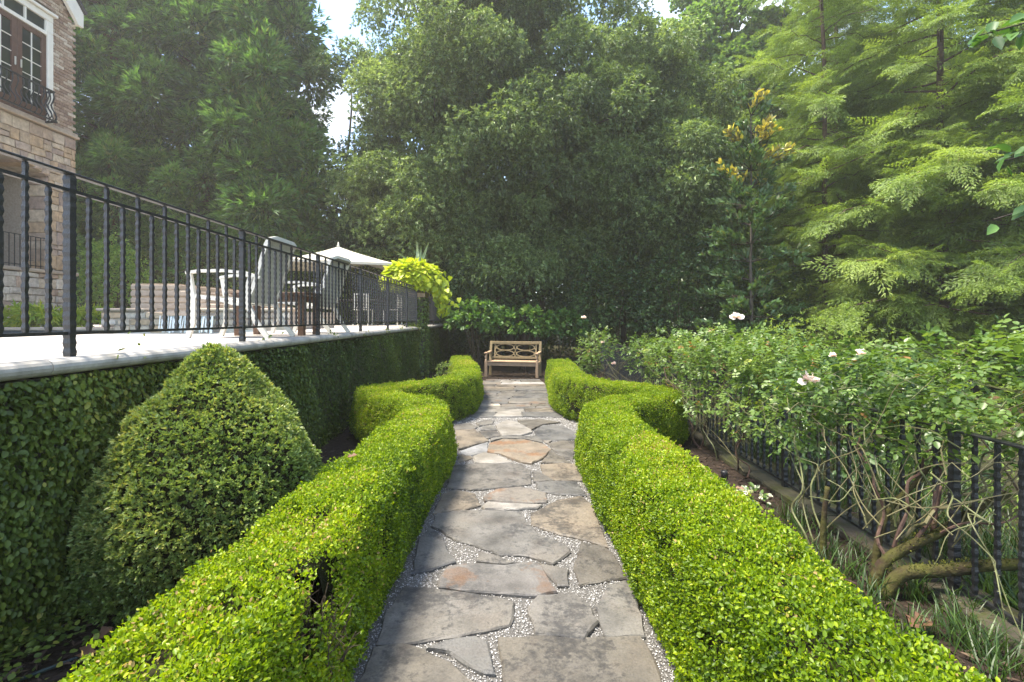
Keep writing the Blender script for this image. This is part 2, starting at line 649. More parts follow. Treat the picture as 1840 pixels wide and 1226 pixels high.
def flag_mat(name, base, rust=0.0, stain=0.6):
    m, t, b = mat_new(name)
    ge = t.nodes.new('ShaderNodeNewGeometry')
    oi = t.nodes.new('ShaderNodeObjectInfo')
    def nz(scale, detail=8, rough=0.6, off=0.0):
        mp = t.nodes.new('ShaderNodeMapping')
        mp.inputs['Location'].default_value = (off, off * 1.7, 0)
        t.links.new(ge.outputs['Position'], mp.inputs['Vector'])
        n = t.nodes.new('ShaderNodeTexNoise')
        n.inputs['Scale'].default_value = scale
        n.inputs['Detail'].default_value = detail
        n.inputs['Roughness'].default_value = rough
        t.links.new(mp.outputs['Vector'], n.inputs['Vector'])
        return n.outputs['Fac']
    def mix(a, fac, col, blend='MIX'):
        x = t.nodes.new('ShaderNodeMix')
        x.data_type = 'RGBA'
        x.blend_type = blend
        t.links.new(fac, x.inputs['Factor'])
        t.links.new(a, x.inputs['A'])
        x.inputs['B'].default_value = (*col, 1)
        return x.outputs['Result']
    r1 = ramp(t, [(0.30, tuple(c * 0.55 for c in base)), (0.48, base), (0.70, tuple(c * 1.45 for c in base))])
    t.links.new(nz(5.0, 10, 0.6), r1.inputs['Fac'])
    out = r1.outputs['Color']
    r4 = ramp(t, [(0.46, (0, 0, 0)), (0.60, (0.6, 0.6, 0.6))])
    t.links.new(nz(1.7, 6, 0.5, 11.0), r4.inputs['Fac'])
    out = mix(out, r4.outputs['Color'], (0.135, 0.122, 0.10))
    r2 = ramp(t, [(0.510, (0, 0, 0)), (0.530, (stain * .5,) * 3), (0.575, (stain,) * 3)])
    wa = t.nodes.new('ShaderNodeMath'); wa.operation = 'MULTIPLY_ADD'
    t.links.new(nz(26.0, 10, 0.75, 5.0), wa.inputs[0]); wa.inputs[1].default_value = 0.42
    wb = t.nodes.new('ShaderNodeMath'); wb.operation = 'MULTIPLY_ADD'
    t.links.new(nz(2.3, 15, 0.72, 3.0), wb.inputs[0]); wb.inputs[1].default_value = 0.58
    wb.inputs[2].default_value = 0.0
    t.links.new(wb.outputs[0], wa.inputs[2])
    t.links.new(wa.outputs[0], r2.inputs['Fac'])
    out = mix(out, r2.outputs['Color'], (0.032, 0.031, 0.030))
    if rust > 0:
        r3 = ramp(t, [(0.535, (0, 0, 0)), (0.56, (rust * .5,) * 3), (0.66, (rust,) * 3)])
        t.links.new(nz(3.4, 10, 0.68, 7.3), r3.inputs['Fac'])
        out = mix(out, r3.outputs['Color'], (0.135, 0.068, 0.030))
    r5 = ramp(t, [(0.30, (0.62, 0.62, 0.62)), (0.5, (1, 1, 1)), (0.72, (1.3, 1.29, 1.27))])
    t.links.new(nz(85.0, 5, 0.7, 2.0), r5.inputs['Fac'])
    x5 = t.nodes.new('ShaderNodeMix')
    x5.data_type = 'RGBA'
    x5.blend_type = 'MULTIPLY'
    x5.inputs['Factor'].default_value = 0.8
    t.links.new(out, x5.inputs['A'])
    t.links.new(r5.outputs['Color'], x5.inputs['B'])
    out = x5.outputs['Result']
    r6 = ramp(t, [(0.0, (1.03, 1.0, 0.94)), (0.25, (0.92, 0.97, 1.05)), (0.5, (1.0, 1.0, 1.0)), (0.7, (0.96, 0.98, 1.0)), (0.85, (1.07, 0.98, 0.86))], 'CONSTANT')
    t.links.new(oi.outputs['Random'], r6.inputs['Fac'])
    x6 = t.nodes.new('ShaderNodeMix')
    x6.data_type = 'RGBA'
    x6.blend_type = 'MULTIPLY'
    x6.inputs['Factor'].default_value = 1.0
    t.links.new(out, x6.inputs['A'])
    t.links.new(r6.outputs['Color'], x6.inputs['B'])
    out = x6.outputs['Result']
    hs = t.nodes.new('ShaderNodeHueSaturation')
    mr = t.nodes.new('ShaderNodeMapRange')
    mr.inputs['To Min'].default_value = 0.78
    mr.inputs['To Max'].default_value = 1.2
    t.links.new(oi.outputs['Random'], mr.inputs['Value'])
    t.links.new(mr.outputs['Result'], hs.inputs['Value'])
    t.links.new(out, hs.inputs['Color'])
    t.links.new(hs.outputs['Color'], b.inputs['Base Color'])
    b.inputs['Roughness'].default_value = 0.62
    b.inputs['Specular IOR Level'].default_value = 0.4
    bp = t.nodes.new('ShaderNodeBump')
    bp.inputs['Strength'].default_value = 0.7
    bp.inputs['Distance'].default_value = 0.02
    t.links.new(nz(7.0, 12, 0.62, 1.0), bp.inputs['Height'])
    t.links.new(bp.outputs['Normal'], b.inputs['Normal'])
    return m


M = {}
M['hedge'] = leaf_mat('boxwood_leaf', [(0.0, (0.026, 0.06, 0.004)), (0.35, (0.105, 0.18, 0.005)), (0.7, (0.24, 0.335, 0.006)), (0.93, (0.37, 0.42, 0.015)), (1.0, (0.36, 0.25, 0.1))], 0.42, 0.42, 0.35)
M['box'] = leaf_mat('dark_boxwood_leaf', [(0.0, (0.035, 0.072, 0.013)), (0.5, (0.125, 0.19, 0.04)), (0.85, (0.24, 0.31, 0.085)), (1.0, (0.36, 0.36, 0.09))], 0.36, 0.32)
M['fig'] = leaf_mat('creeping_fig_leaf', [(0.0, (0.016, 0.034, 0.005)), (0.5, (0.062, 0.098, 0.014)), (0.85, (0.13, 0.175, 0.024)), (1.0, (0.24, 0.24, 0.04))], 0.50, 0.22, 0.32)
M['oak'] = leaf_mat('evergreen_oak_leaf', [(0.0, (0.055, 0.09, 0.032)), (0.5, (0.165, 0.24, 0.08)), (1.0, (0.34, 0.43, 0.17))], 0.40, 0.36)
M['cedar'] = leaf_mat('cedar_needle', [(0.0, (0.0352, 0.0704, 0.0313)), (0.45, (0.088, 0.1857, 0.0469)), (0.85, (0.1662, 0.3226, 0.0665)), (1.0, (0.2541, 0.3128, 0.0978))], 0.5, 0.30)
M['cypress'] = leaf_mat('cypress_leaf', [(0.0, (0.08, 0.125, 0.024)), (0.5, (0.185, 0.27, 0.05)), (1.0, (0.32, 0.4, 0.085))], 0.5, 0.42)
M['maple'] = leaf_mat('broad_leaf', [(0.0, (0.045, 0.0975, 0.024)), (0.5, (0.1275, 0.225, 0.048)), (1.0, (0.255, 0.3525, 0.09))], 0.42, 0.4)
M['dark'] = leaf_mat('dark_evergreen_leaf', [(0.0, (0.017, 0.0374, 0.0136)), (0.6, (0.051, 0.102, 0.0306)), (1.0, (0.1105, 0.1785, 0.051))], 0.36, 0.2)
M['magnolia'] = leaf_mat('magnolia_leaf', [(0.0, (0.0391, 0.0761, 0.0261)), (0.55, (0.0979, 0.174, 0.0565)), (0.8, (0.1849, 0.1631, 0.0761)), (1.0, (0.783, 0.6525, 0.087))], 0.3, 0.2)
M['bigleaf'] = leaf_mat('hydrangea_leaf', [(0.0, (0.035, 0.085, 0.02)), (0.5, (0.085, 0.18, 0.036)), (0.8, (0.16, 0.275, 0.06)), (1.0, (0.28, 0.38, 0.09))], 0.45, 0.36)
M['rose'] = leaf_mat('rose_leaf', [(0.0, (0.035, 0.08, 0.018)), (0.5, (0.105, 0.175, 0.034)), (0.85, (0.2, 0.27, 0.06)), (0.97, (0.3, 0.33, 0.05)), (1.0, (0.28, 0.15, 0.05))], 0.4, 0.34, 0.45)
M['lime'] = leaf_mat('lime_leaf', [(0.0, (0.14, 0.21, 0.006)), (0.5, (0.34, 0.42, 0.012)), (1.0, (0.56, 0.58, 0.04))], 0.45, 0.38)
M['fern'] = leaf_mat('fern_leaf', [(0.0, (0.08, 0.16, 0.02)), (0.6, (0.22, 0.32, 0.03)), (1.0, (0.38, 0.40, 0.04))], 0.5, 0.4)
M['grass'] = leaf_mat('grass_blade', [(0.0, (0.022, 0.05, 0.008)), (0.5, (0.06, 0.115, 0.016)), (1.0, (0.17, 0.28, 0.045))], 0.45, 0.3)
M['agave'] = leaf_mat('agave_leaf', [(0.0, (0.10, 0.16, 0.08)), (1.0, (0.32, 0.38, 0.24))], 0.4, 0.2)
M['dryleaf'] = leaf_mat('dry_leaf', [(0.0, (0.055, 0.026, 0.014)), (0.6, (0.13, 0.065, 0.034)), (1.0, (0.24, 0.15, 0.095))], 0.7, 0.15)
M['variegated'] = leaf_mat('variegated_leaf', [(0.0, (0.06, 0.13, 0.03)), (0.45, (0.12, 0.20, 0.05)), (0.55, (0.62, 0.64, 0.50)), (1.0, (0.75, 0.76, 0.66))], 0.45, 0.25)
M['chip'] = leaf_mat('bark_chip', [(0.0, (0.018, 0.013, 0.010)), (0.6, (0.055, 0.036, 0.025)), (0.9, (0.12, 0.082, 0.055)), (1.0, (0.25, 0.19, 0.13))], 0.85, 0.0, 0.2)
M['petal'] = leaf_mat('rose_petal', [(0.0, (0.66, 0.44, 0.34)), (0.4, (0.80, 0.66, 0.58)), (1.0, (0.86, 0.79, 0.74))], 0.5, 0.3, 0.3, (1, .85, .75))

M['iron'] = plain_mat('black_iron', (0.020, 0.020, 0.022), 0.42, 0.0, 0.5, (0.011, 0.011, 0.012), 0.35, 30)
M['bark'] = plain_mat('grey_bark', (0.075, 0.058, 0.044), 0.9, 0, 0.2, (0.030, 0.023, 0.018), 0.9, 12)
M['redbark'] = plain_mat('cypress_bark', (0.125, 0.078, 0.055), 0.9, 0, 0.2, (0.050, 0.034, 0.027), 0.9, 9)
M['palebark'] = plain_mat('pale_bark', (0.24, 0.20, 0.155), 0.9, 0, 0.2, (0.11, 0.09, 0.07), 0.6, 9)
M['magbark'] = plain_mat('magnolia_bark', (0.13, 0.105, 0.08), 0.9, 0, 0.2, (0.065, 0.052, 0.04), 0.6, 9)
M['twig'] = plain_mat('twig_bark', (0.085, 0.062, 0.040), 0.85, 0, 0.2, (0.035, 0.028, 0.018), 0.5, 20)
M['core'] = plain_mat('light_block_core', (0.030, 0.030, 0.012), 0.95, 0, 0.1, (0.012, 0.012, 0.006), 0.9, 40)  # dark tone of the solid cores added inside foliage to block light
M['cane'] = plain_mat('rose_cane', (0.145, 0.165, 0.060), 0.55, 0, 0.35, (0.085, 0.075, 0.035), 0.3, 12)
M['palecane'] = plain_mat('pale_rose_cane', (0.17, 0.145, 0.075), 0.6, 0, 0.3, (0.085, 0.085, 0.035), 0.3, 14)
M['redcane'] = plain_mat('old_rose_cane', (0.105, 0.062, 0.042), 0.7, 0, 0.3, (0.07, 0.04, 0.03), 0.4, 14)
M['moss'] = plain_mat('mossy_bark', (0.070, 0.072, 0.018), 0.95, 0, 0.1, (0.038, 0.026, 0.018), 1.0, 9)
M['deck'] = plain_mat('pale_terrace_stone', (0.50, 0.455, 0.41), 0.7, 0, 0.3, (0.42, 0.38, 0.34), 0.15, 3.0)
M['coping'] = plain_mat('weathered_coping_stone', (0.40, 0.375, 0.34), 0.75, 0, 0.3, (0.20, 0.19, 0.165), 0.5, 6.0, 0.1)
M['wall'] = plain_mat('retaining_wall_render', (0.10, 0.09, 0.075), 0.9, 0, 0.2, (0.05, 0.045, 0.04), 0.5, 6)
M['tan'] = plain_mat('tan_cast_stone', (0.42, 0.33, 0.25), 0.75, 0, 0.3, (0.30, 0.235, 0.175), 0.4, 8, 0.12)
M['mortar'] = plain_mat('mortar', (0.42, 0.36, 0.30), 0.9, 0, 0.2, (0.30, 0.25, 0.20), 0.6, 25)
M['brick'] = palette_mat('old_brick', [(0.29, 0.195, 0.140), (0.37, 0.270, 0.20), (0.46, 0.37, 0.285), (0.33, 0.235, 0.175), (0.55, 0.465, 0.375), (0.27, 0.185, 0.140), (0.42, 0.315, 0.24)], 0.85, 0.6, 22)
M['stone'] = palette_mat('field_stone', [(0.43, 0.325, 0.225), (0.38, 0.285, 0.215), (0.32, 0.24, 0.195), (0.48, 0.385, 0.285), (0.43, 0.305, 0.195), (0.39, 0.30, 0.235), (0.46, 0.37, 0.285)], 0.85, 0.9, 9)
M['palestone'] = palette_mat('pale_field_stone', [(0.52, 0.44, 0.35), (0.46, 0.39, 0.32), (0.56, 0.49, 0.41), (0.40, 0.29, 0.22), (0.50, 0.41, 0.31), (0.48, 0.42, 0.36)], 0.85, 0.9, 9)  # paler field stone; sunlight on the low wall is put into the colour
M['flag'] = flag_mat('grey_flagstone', (0.094, 0.087, 0.076), 0.06, 0.85)
M['flagpale'] = flag_mat('pale_flagstone', (0.23, 0.22, 0.205), 0.0, 0.25)
M['flagrust'] = flag_mat('rusty_flagstone', (0.125, 0.110, 0.092), 0.7, 0.45)
M['white'] = plain_mat('white_paint', (0.74, 0.70, 0.62), 0.45, 0, 0.4, (0.66, 0.62, 0.55), 0.05, 6)
M['whitemetal'] = plain_mat('cream_powder_coat', (0.56, 0.54, 0.47), 0.45, 0, 0.4, (0.50, 0.48, 0.42), 0.05, 10)
M['sling'] = plain_mat('woven_sling', (0.50, 0.475, 0.40), 0.7, 0, 0.3, (0.38, 0.37, 0.33), 0.4, 90)
M['canvas'] = plain_mat('umbrella_canvas', (0.52, 0.485, 0.40), 0.85, 0, 0.2, (0.47, 0.44, 0.365), 0.2, 12)
M['teak'] = plain_mat('weathered_teak', (0.40, 0.27, 0.16), 0.7, 0, 0.25, (0.27, 0.185, 0.115), 0.4, 10, 0.08)
M['teakback'] = plain_mat('darker_teak', (0.27, 0.20, 0.10), 0.75, 0, 0.25, (0.18, 0.14, 0.075), 0.4, 12, 0.08)  # darker teak for the back frame and lattice
M['brownwood'] = plain_mat('brown_wood', (0.130, 0.070, 0.040), 0.55, 0, 0.35, (0.08, 0.042, 0.025), 0.3, 10)
M['doorwood'] = plain_mat('dark_door_wood', (0.115, 0.058, 0.038), 0.45, 0, 0.4, (0.075, 0.036, 0.024), 0.2, 10)
M['terracotta'] = plain_mat('terracotta', (0.42, 0.16, 0.07), 0.8, 0, 0.2, (0.34, 0.13, 0.06), 0.2, 10)
M['pot'] = plain_mat('aged_pot', (0.20, 0.185, 0.14), 0.8, 0, 0.2, (0.12, 0.12, 0.08), 0.4, 10)
M['soil'] = plain_mat('mulch_soil', (0.040, 0.028, 0.020), 0.95, 0, 0.15, (0.014, 0.010, 0.008), 1.0, 16)
M['farsoil'] = plain_mat('woodland_floor', (0.045, 0.045, 0.02), 0.95, 0, 0.1, (0.02, 0.018, 0.010), 0.8, 4)
M['gravelbase'] = plain_mat('gravel_bed', (0.22, 0.21, 0.19), 0.9, 0, 0.2, (0.07, 0.065, 0.058), 1.0, 110)
M['pebble'] = leaf_mat('granite_pebble', [(0.0, (0.06, 0.053, 0.047)), (0.3, (0.24, 0.23, 0.215)), (1.0, (0.54, 0.53, 0.51))], 0.75, 0.0, 0.3)
M['plastic'] = plain_mat('black_plastic', (0.018, 0.018, 0.02), 0.4, 0, 0.5, (0.012, 0.012, 0.014), 0.05, 20)
M['darkwicker'] = plain_mat('dark_wicker', (0.05, 0.04, 0.032), 0.7, 0, 0.3, (0.025, 0.02, 0.016), 0.6, 60)
M['room'] = plain_mat('dim_interior', (0.022, 0.02, 0.018), 0.9, 0, 0.1, (0.014, 0.013, 0.012), 0, 3)  # near-black: shade of the porch and doorway put into the wall colour
M['curtain'] = plain_mat('pale_curtain', (0.42, 0.45, 0.42), 0.9, 0, 0.1, (0.30, 0.33, 0.31), 0.2, 4)
M['roofing'] = plain_mat('dark_roof_slate', (0.06, 0.058, 0.06), 0.8, 0, 0.3, (0.035, 0.034, 0.036), 0.5, 10)
M['tilepool'] = plain_mat('pool_tile', (0.10, 0.12, 0.14), 0.35, 0, 0.5, (0.05, 0.07, 0.09), 0.1, 30)

m, t, b = mat_new('window_glass')
b.inputs['Base Color'].default_value = (0.018, 0.024, 0.022, 1)
b.inputs['Roughness'].default_value = 0.04
b.inputs['Specular IOR Level'].default_value = 0.5
b.inputs['IOR'].default_value = 1.5
M['glass'] = m
m, t, b = mat_new('pool_water')
b.inputs['Base Color'].default_value = (0.10, 0.20, 0.23, 1)
b.inputs['Roughness'].default_value = 0.06
b.inputs['Specular IOR Level'].default_value = 0.6
M['water'] = m
m, t, b = mat_new('falling_water')
b.inputs['Base Color'].default_value = (0.72, 0.75, 0.76, 1)
b.inputs['Roughness'].default_value = 0.2
b.inputs['Alpha'].default_value = 0.55
M['fall'] = m

# ------------------------------------------------------------------ setting: ground, path, terrace
g = MB()
n = 24
xs = np.concatenate([[-300, -120, -60], np.linspace(-30, 30, 41), [60, 120, 300]])
ys = np.concatenate([[-60, -20, -6], np.linspace(-2, 40, 43), [60, 120, 400]])
vs, fs = [], []
for j, y in enumerate(ys):
    for i, x in enumerate(xs):
        z = 0.0
        if x > 2.75:                       # the bank falls away beyond the fence
            z = -0.35 * min(1.0, (x - 2.75) / 3.0)
        vs.append((x, y, z))
W = len(xs)
for j in range(len(ys) - 1):
    for i in range(W - 1):
        fs.append((j * W + i, j * W + i + 1, (j + 1) * W + i + 1, (j + 1) * W + i))
g.add(vs, fs)
ground = g.build('ground', M['farsoil'], kind='structure')

bed = MB()
bed.add([(-2.6, -1, .006), (2.75, -1, .006), (2.75, 16.5, .006), (-2.6, 16.5, .006)], [(0, 1, 2, 3)])
bed.build('garden_bed', M['soil'], kind='structure')

path = thing('path', None, None)

path['kind'] = 'structure'
pb = MB()
PL = [(-0.86, 0.6), (-0.86, 4.6), (-0.80, 5.2), (-1.35, 6.3), (-1.3, 7.3), (-0.85, 8.4), (-0.78, 12.2), (-0.72, 12.7)]
PR = [(0.92, 0.6), (0.92, 4.6), (0.92, 5.2), (1.45, 6.2), (1.4, 7.2), (0.95, 8.2), (0.80, 12.2), (0.74, 12.7)]
vs = [(x, y, 0.012) for x, y in PL] + [(x, y, 0.012) for x, y in PR]
k = len(PL)
pb.add(vs, [(i, i + k, i + k + 1, i + 1) for i in range(k - 1)])
pb.build('gravel_bed', M['gravelbase'], path)


def path_edges(y):
    return np.interp(y, [p[1] for p in PL], [p[0] for p in PL]), np.interp(y, [p[1] for p in PR], [p[0] for p in PR])


def c5(pts): return [(600 + x * .478, 640 + y * .478) for x, y in pts]
def c8(pts): return [(780 + x * .1631, 660 + y * .1631) for x, y in pts]


FLAGS = [
    (c5([(60, 1400), (95, 1226), (150, 1095), (265, 1080), (330, 1100), (430, 1150), (530, 1226), (620, 1330), (650, 1400)]), 'flag'),
    (c5([(355, 1100), (420, 1072), (530, 1055), (572, 1075), (585, 1140), (600, 1190), (560, 1188), (490, 1150), (440, 1115)]), 'flag'),
    (c5([(625, 1058), (800, 1053), (1000, 1058), (1150, 1055), (1185, 1110), (1225, 1226), (1290, 1400), (650, 1400), (640, 1200)]), 'flag'),
    (c5([(165, 1078), (200, 960), (265, 865), (350, 870), (500, 890), (640, 915), (672, 925), (668, 985), (655, 1010), (560, 1030), (420, 1055), (270, 1080)]), 'flag'),
    (c5([(735, 950), (770, 905), (900, 897), (950, 935), (990, 1000), (940, 1065), (850, 1050), (760, 1045)]), 'flag'),
    (c5([(990, 940), (1030, 860), (1110, 840), (1140, 930), (1165, 1050), (1020, 1052), (1000, 990)]), 'flag'),
    (c5([(395, 845), (430, 795), (520, 780), (640, 790), (740, 775), (780, 790), (810, 850), (835, 885), (760, 900), (640, 890), (480, 880), (400, 870)]), 'flagrust'),
    (c5([(295, 815), (320, 690), (360, 645), (410, 680), (430, 740), (455, 770), (370, 800)]), 'flag'),
    (c5([(540, 770), (550, 740), (620, 755), (680, 780), (600, 778)]), 'flag'),
    (c5([(775, 782), (850, 795), (880, 805), (880, 860), (840, 860), (810, 825)]), 'flag'),
    (c5([(905, 800), (930, 700), (1010, 715), (1050, 745), (1095, 830), (1000, 845), (925, 860)]), 'flag'),
    (c5([(365, 640), (390, 592), (480, 582), (560, 580), (700, 585), (720, 620), (760, 665), (880, 720), (885, 735), (820, 778), (730, 750), (620, 742), (540, 710), (460, 690), (400, 650)]), 'flag'),
    (c5([(745, 590), (840, 540), (930, 524), (970, 560), (1020, 690), (1030, 715), (930, 685), (830, 660), (745, 630)]), 'flag'),
    (c5([(375, 590), (410, 520), (460, 503), (530, 520), (548, 560), (490, 577)]), 'flag'),
    (c5([(565, 530), (610, 503), (700, 492), (795, 515), (797, 550), (690, 548), (570, 543)]), 'flagrust'),
    (c5([(560, 565), (580, 550), (680, 556), (780, 560), (760, 572), (640, 578), (570, 575)]), 'flagpale'),
    (c5([(430, 492), (450, 412), (560, 402), (700, 405), (735, 430), (735, 480), (620, 492), (520, 500)]), 'flag'),
    (c5([(765, 475), (830, 470), (910, 472), (945, 522), (840, 515), (775, 505)]), 'flag'),
    (c5([(750, 432), (780, 440), (820, 465), (750, 472)]), 'flag'),
    (c5([(780, 410), (860, 405), (915, 410), (940, 466), (835, 465), (790, 440)]), 'flag'),
    (c8([(600, 930), (620, 840), (760, 795), (1000, 800), (1200, 850), (1275, 905), (1190, 1000), (1070, 1055), (960, 1040), (850, 1000), (750, 950)]), 'flagrust'),
    (c8([(440, 985), (560, 945), (680, 965), (770, 1010), (850, 1050), (650, 1052), (470, 1045)]), 'flagpale'),
    (c8([(300, 920), (440, 870), (590, 825), (575, 930), (400, 965), (300, 945)]), 'flagpale'),
    (c8([(270, 960), (400, 980), (420, 1000), (330, 1030), (270, 1035)]), 'flag'),
    (c8([(235, 700), (440, 685), (510, 740), (590, 812), (400, 868), (270, 905)]), 'flag'),
    (c8([(690, 640), (800, 588), (900, 602), (1050, 670), (1075, 715), (960, 747), (750, 752), (715, 700)]), 'flagpale'),
    (c8([(500, 703), (690, 703), (722, 757), (600, 780), (545, 768)]), 'flag'),
    (c8([(1110, 700), (1200, 640), (1400, 650), (1560, 720), (1580, 790), (1350, 800), (1190, 800), (1140, 760)]), 'flag'),
    (c8([(1260, 840), (1400, 812), (1540, 815), (1540, 900), (1360, 900), (1300, 890)]), 'flag'),
    (c8([(1190, 1050), (1285, 925), (1420, 1000), (1500, 1052)]), 'flag'),
    (c8([(1310, 905), (1540, 908), (1530, 1030), (1430, 985)]), 'flag'),
    (c8([(1205, 808), (1295, 810), (1260, 832), (1225, 828)]), 'flagrust'),
    (c8([(640, 780), (760, 762), (1130, 755), (1180, 800), (1190, 830), (1000, 788), (760, 782), (640, 815)]), 'flag'),
    (c8([(225, 640), (400, 622), (470, 660), (440, 676), (230, 692)]), 'flag'),
    (c8([(470, 612), (580, 582), (655, 590), (640, 620), (500, 645)]), 'flag'),
    (c8([(520, 690), (560, 655), (640, 640), (690, 690)]), 'flag'),
    (c8([(930, 590), (1180, 578), (1380, 610), (1190, 630), (1080, 690), (960, 625)]), 'flag'),
]


def flagstone(poly, mat, top, thick=0.035):
    """a slab with an uneven chipped outline and a worn upper arris"""
    pts = [Vector((x, y)) for x, y in poly]
    a = sum(p.x * q.y - q.x * p.y for p, q in zip(pts, pts[1:] + pts[:1]))
    if a < 0:
        pts.reverse()
    c0 = sum(pts, Vector((0, 0))) / len(pts)
    pts = [p + (p - c0).normalized() * min(.011 if c0.y < 4.6 else .02, (p - c0).length * .10) for p in pts]
    out = []
    for p, q in zip(pts, pts[1:] + pts[:1]):
        L = (q - p).length
        k = max(1, int(L / 0.055))
        nrm = Vector((q.y - p.y, p.x - q.x)).normalized()
        for i in range(k):
            j = nrm * random.uniform(-0.009, 0.006) if i else Vector((0, 0))
            out.append(p.lerp(q, i / k) + j)
    c = sum(out, Vector((0, 0))) / len(out)
    n = len(out)
    tilt = (random.uniform(-.008, .008), random.uniform(-.008, .008))
    vs = []
    def zz(p, z): return z + (p.x - c.x) * tilt[0] + (p.y - c.y) * tilt[1]
    for p in out:
        vs.append((p.x, p.y, top - thick))
    for p in out:
        vs.append((p.x, p.y, zz(p, top - random.uniform(.006, .012))))
    for p in out:
        q = p + (c - p).normalized() * random.uniform(.005, .013)
        vs.append((q.x, q.y, zz(q, top)))
    fs = []
    for i in range(n):
        j = (i + 1) % n
        fs.append((i, j, n + j, n + i))
        fs.append((n + i, n + j, 2 * n + j, 2 * n + i))
    fs.append(tuple(2 * n + i for i in range(n)))
    MB().add(vs, fs).build('flagstone', M[mat], path)


STONE_POLYS = []
for poly, mt in FLAGS:
    P2 = [gp(x, y, 0.03) for x, y in poly]
    STONE_POLYS.append(P2)
    flagstone(P2, mt, 0.034 + random.uniform(-.006, .006))
# farther on the stones lie in broken rows up to the bench
y = 7.98
rows = []
while y < 12.75:
    rows.append(y)
    y += random.uniform(0.22, 0.46)
rows.append(12.85)
prev_cuts = None
for y0, y1 in zip(rows, rows[1:]):
    xl, xr = path_edges((y0 + y1) / 2)
    xl, xr = max(xl, -1.0) + .02, min(xr, 1.05) - .02
    if y0 < 8.4: xl, xr = -0.98, 1.16
    cuts = [xl]
    while cuts[-1] < xr - 0.45:
        cuts.append(min(cuts[-1] + random.uniform(0.3, 0.85), xr))
    if cuts[-1] < xr - 0.1:
        cuts[-1] = xr
    for a, bb in zip(cuts, cuts[1:]):
        if bb - a < 0.15: continue
        s = 0.012
        jj = lambda: random.uniform(-.035, .035)
        poly = [(a + s + jj(), y0 + s + abs(jj()) * .4), ((a + bb) / 2 + jj(), y0 + s + abs(jj()) * .6), (bb - s + jj() * .3, y0 + s + abs(jj()) * .4),
                (bb - s - abs(jj()), y1 - s - abs(jj()) * .4), ((a + bb) / 2 + jj(), y1 - s - abs(jj()) * .5), (a + s + abs(jj()), y1 - s - abs(jj()) * .4)]
        STONE_POLYS.append(poly)
        flagstone(poly, random.choice(['flag', 'flag', 'flag', 'flagpale', 'flagrust']), 0.034 + random.uniform(-.006, .006))


def in_poly(x, y, poly):
    c = np.zeros(len(x), bool)
    n = len(poly)
    j = n - 1
    for i in range(n):
        xi, yi = poly[i]
        xj, yj = poly[j]
        hit = ((yi > y) != (yj > y)) & (x < (xj - xi) * (y - yi) / (yj - yi + 1e-12) + xi)
        c ^= hit
        j = i
    return c


# loose pebbles in the joints
nP = 70000
py_ = 1.5 + (rng.uniform(0, 1, nP) ** 1.8) * 7.0
el, er = path_edges(py_)
px_ = el + (er - el) * rng.uniform(0, 1, nP)
inside = np.zeros(nP, bool)
for poly in STONE_POLYS:
    inside |= in_poly(px_, py_, poly)
px_, py_ = px_[~inside], py_[~inside]
nP = len(px_)
el2, er2 = path_edges(py_)
OCT = (np.array([(-.5, 0, 0), (.5, 0, 0), (0, -.42, 0), (0, .42, 0), (0, 0, .38)], float), np.array([(0, 2, 4), (2, 1, 4), (1, 3, 4), (3, 0, 4)]))
fo = Foliage()
P = np.stack([px_, py_, np.full(nP, .012) + rng.uniform(0, .008, nP)], 1)
A = rdir(nP)
A[:, 2] *= .3
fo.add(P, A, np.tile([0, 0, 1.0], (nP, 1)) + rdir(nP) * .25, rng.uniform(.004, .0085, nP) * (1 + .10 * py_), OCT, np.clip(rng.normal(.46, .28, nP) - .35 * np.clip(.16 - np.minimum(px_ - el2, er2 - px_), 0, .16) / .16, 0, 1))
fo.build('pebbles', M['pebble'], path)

# bark chips and needles on the beds
fo = Foliage()
nC = 9000
x = np.concatenate([rng.uniform(-2.4, -1.2, nC // 3), rng.uniform(1.2, 2.75, nC // 3), rng.uniform(-2.3, 2.4, nC - 2 * (nC // 3))])
yy = np.concatenate([1.6 + rng.uniform(0, 1, nC // 3) ** 1.5 * 8, 1.6 + rng.uniform(0, 1, nC // 3) ** 1.5 * 8, rng.uniform(12.4, 15.0, nC - 2 * (nC // 3))])
P = np.stack([x, yy, np.full(nC, .012) + rng.uniform(0, .02, nC)], 1)
A = rdir(nC); A[:, 2] *= .2
fo.add(P, A, np.tile([0, 0, 1.0], (nC, 1)) + rdir(nC) * .5, rng.uniform(.02, .085, nC), t_leaf(.3, .04, .05), np.clip(rng.beta(2, 2.6, nC), 0, 1))
tag(fo.build('bark_mulch', M['chip']), kind='stuff')

# terrace
POOL = (-15.0, -3.95, 6.65, 8.8)
td = MB()
for (x0, x1, y0, y1) in [(-30, -2.56, -3, POOL[2]), (-30, POOL[0], POOL[2], POOL[3]), (POOL[1], -2.56, POOL[2], POOL[3]), (-30, -2.56, POOL[3], 19)]:
    td.box((x0, y0, 1.29), (x1, y1, 1.39))
terrace = td.build('terrace_floor', M['deck'], kind='structure')
pw = MB()
pw.add([(POOL[0], POOL[2], 1.325), (POOL[1], POOL[2], 1.325), (POOL[1], POOL[3], 1.325), (POOL[0], POOL[3], 1.325)], [(0, 1, 2, 3)])
pw.build('pool_water', M['water'], kind='structure')
pc = thing('pool_coping', 'pale rounded stone coping along the far edge of the pool', 'coping')
for i in range(8):
    x0 = POOL[0] + i * 1.0
    MB().box((x0 + .004, 8.70, 1.385), (x0 + .996, 9.05, 1.44), .012).build('coping_stone', M['tan'], pc)
MB().box((POOL[0], 8.78, 1.10), (POOL[0] + 8, 8.799, 1.384)).build('tile_band', M['tilepool'], pc)

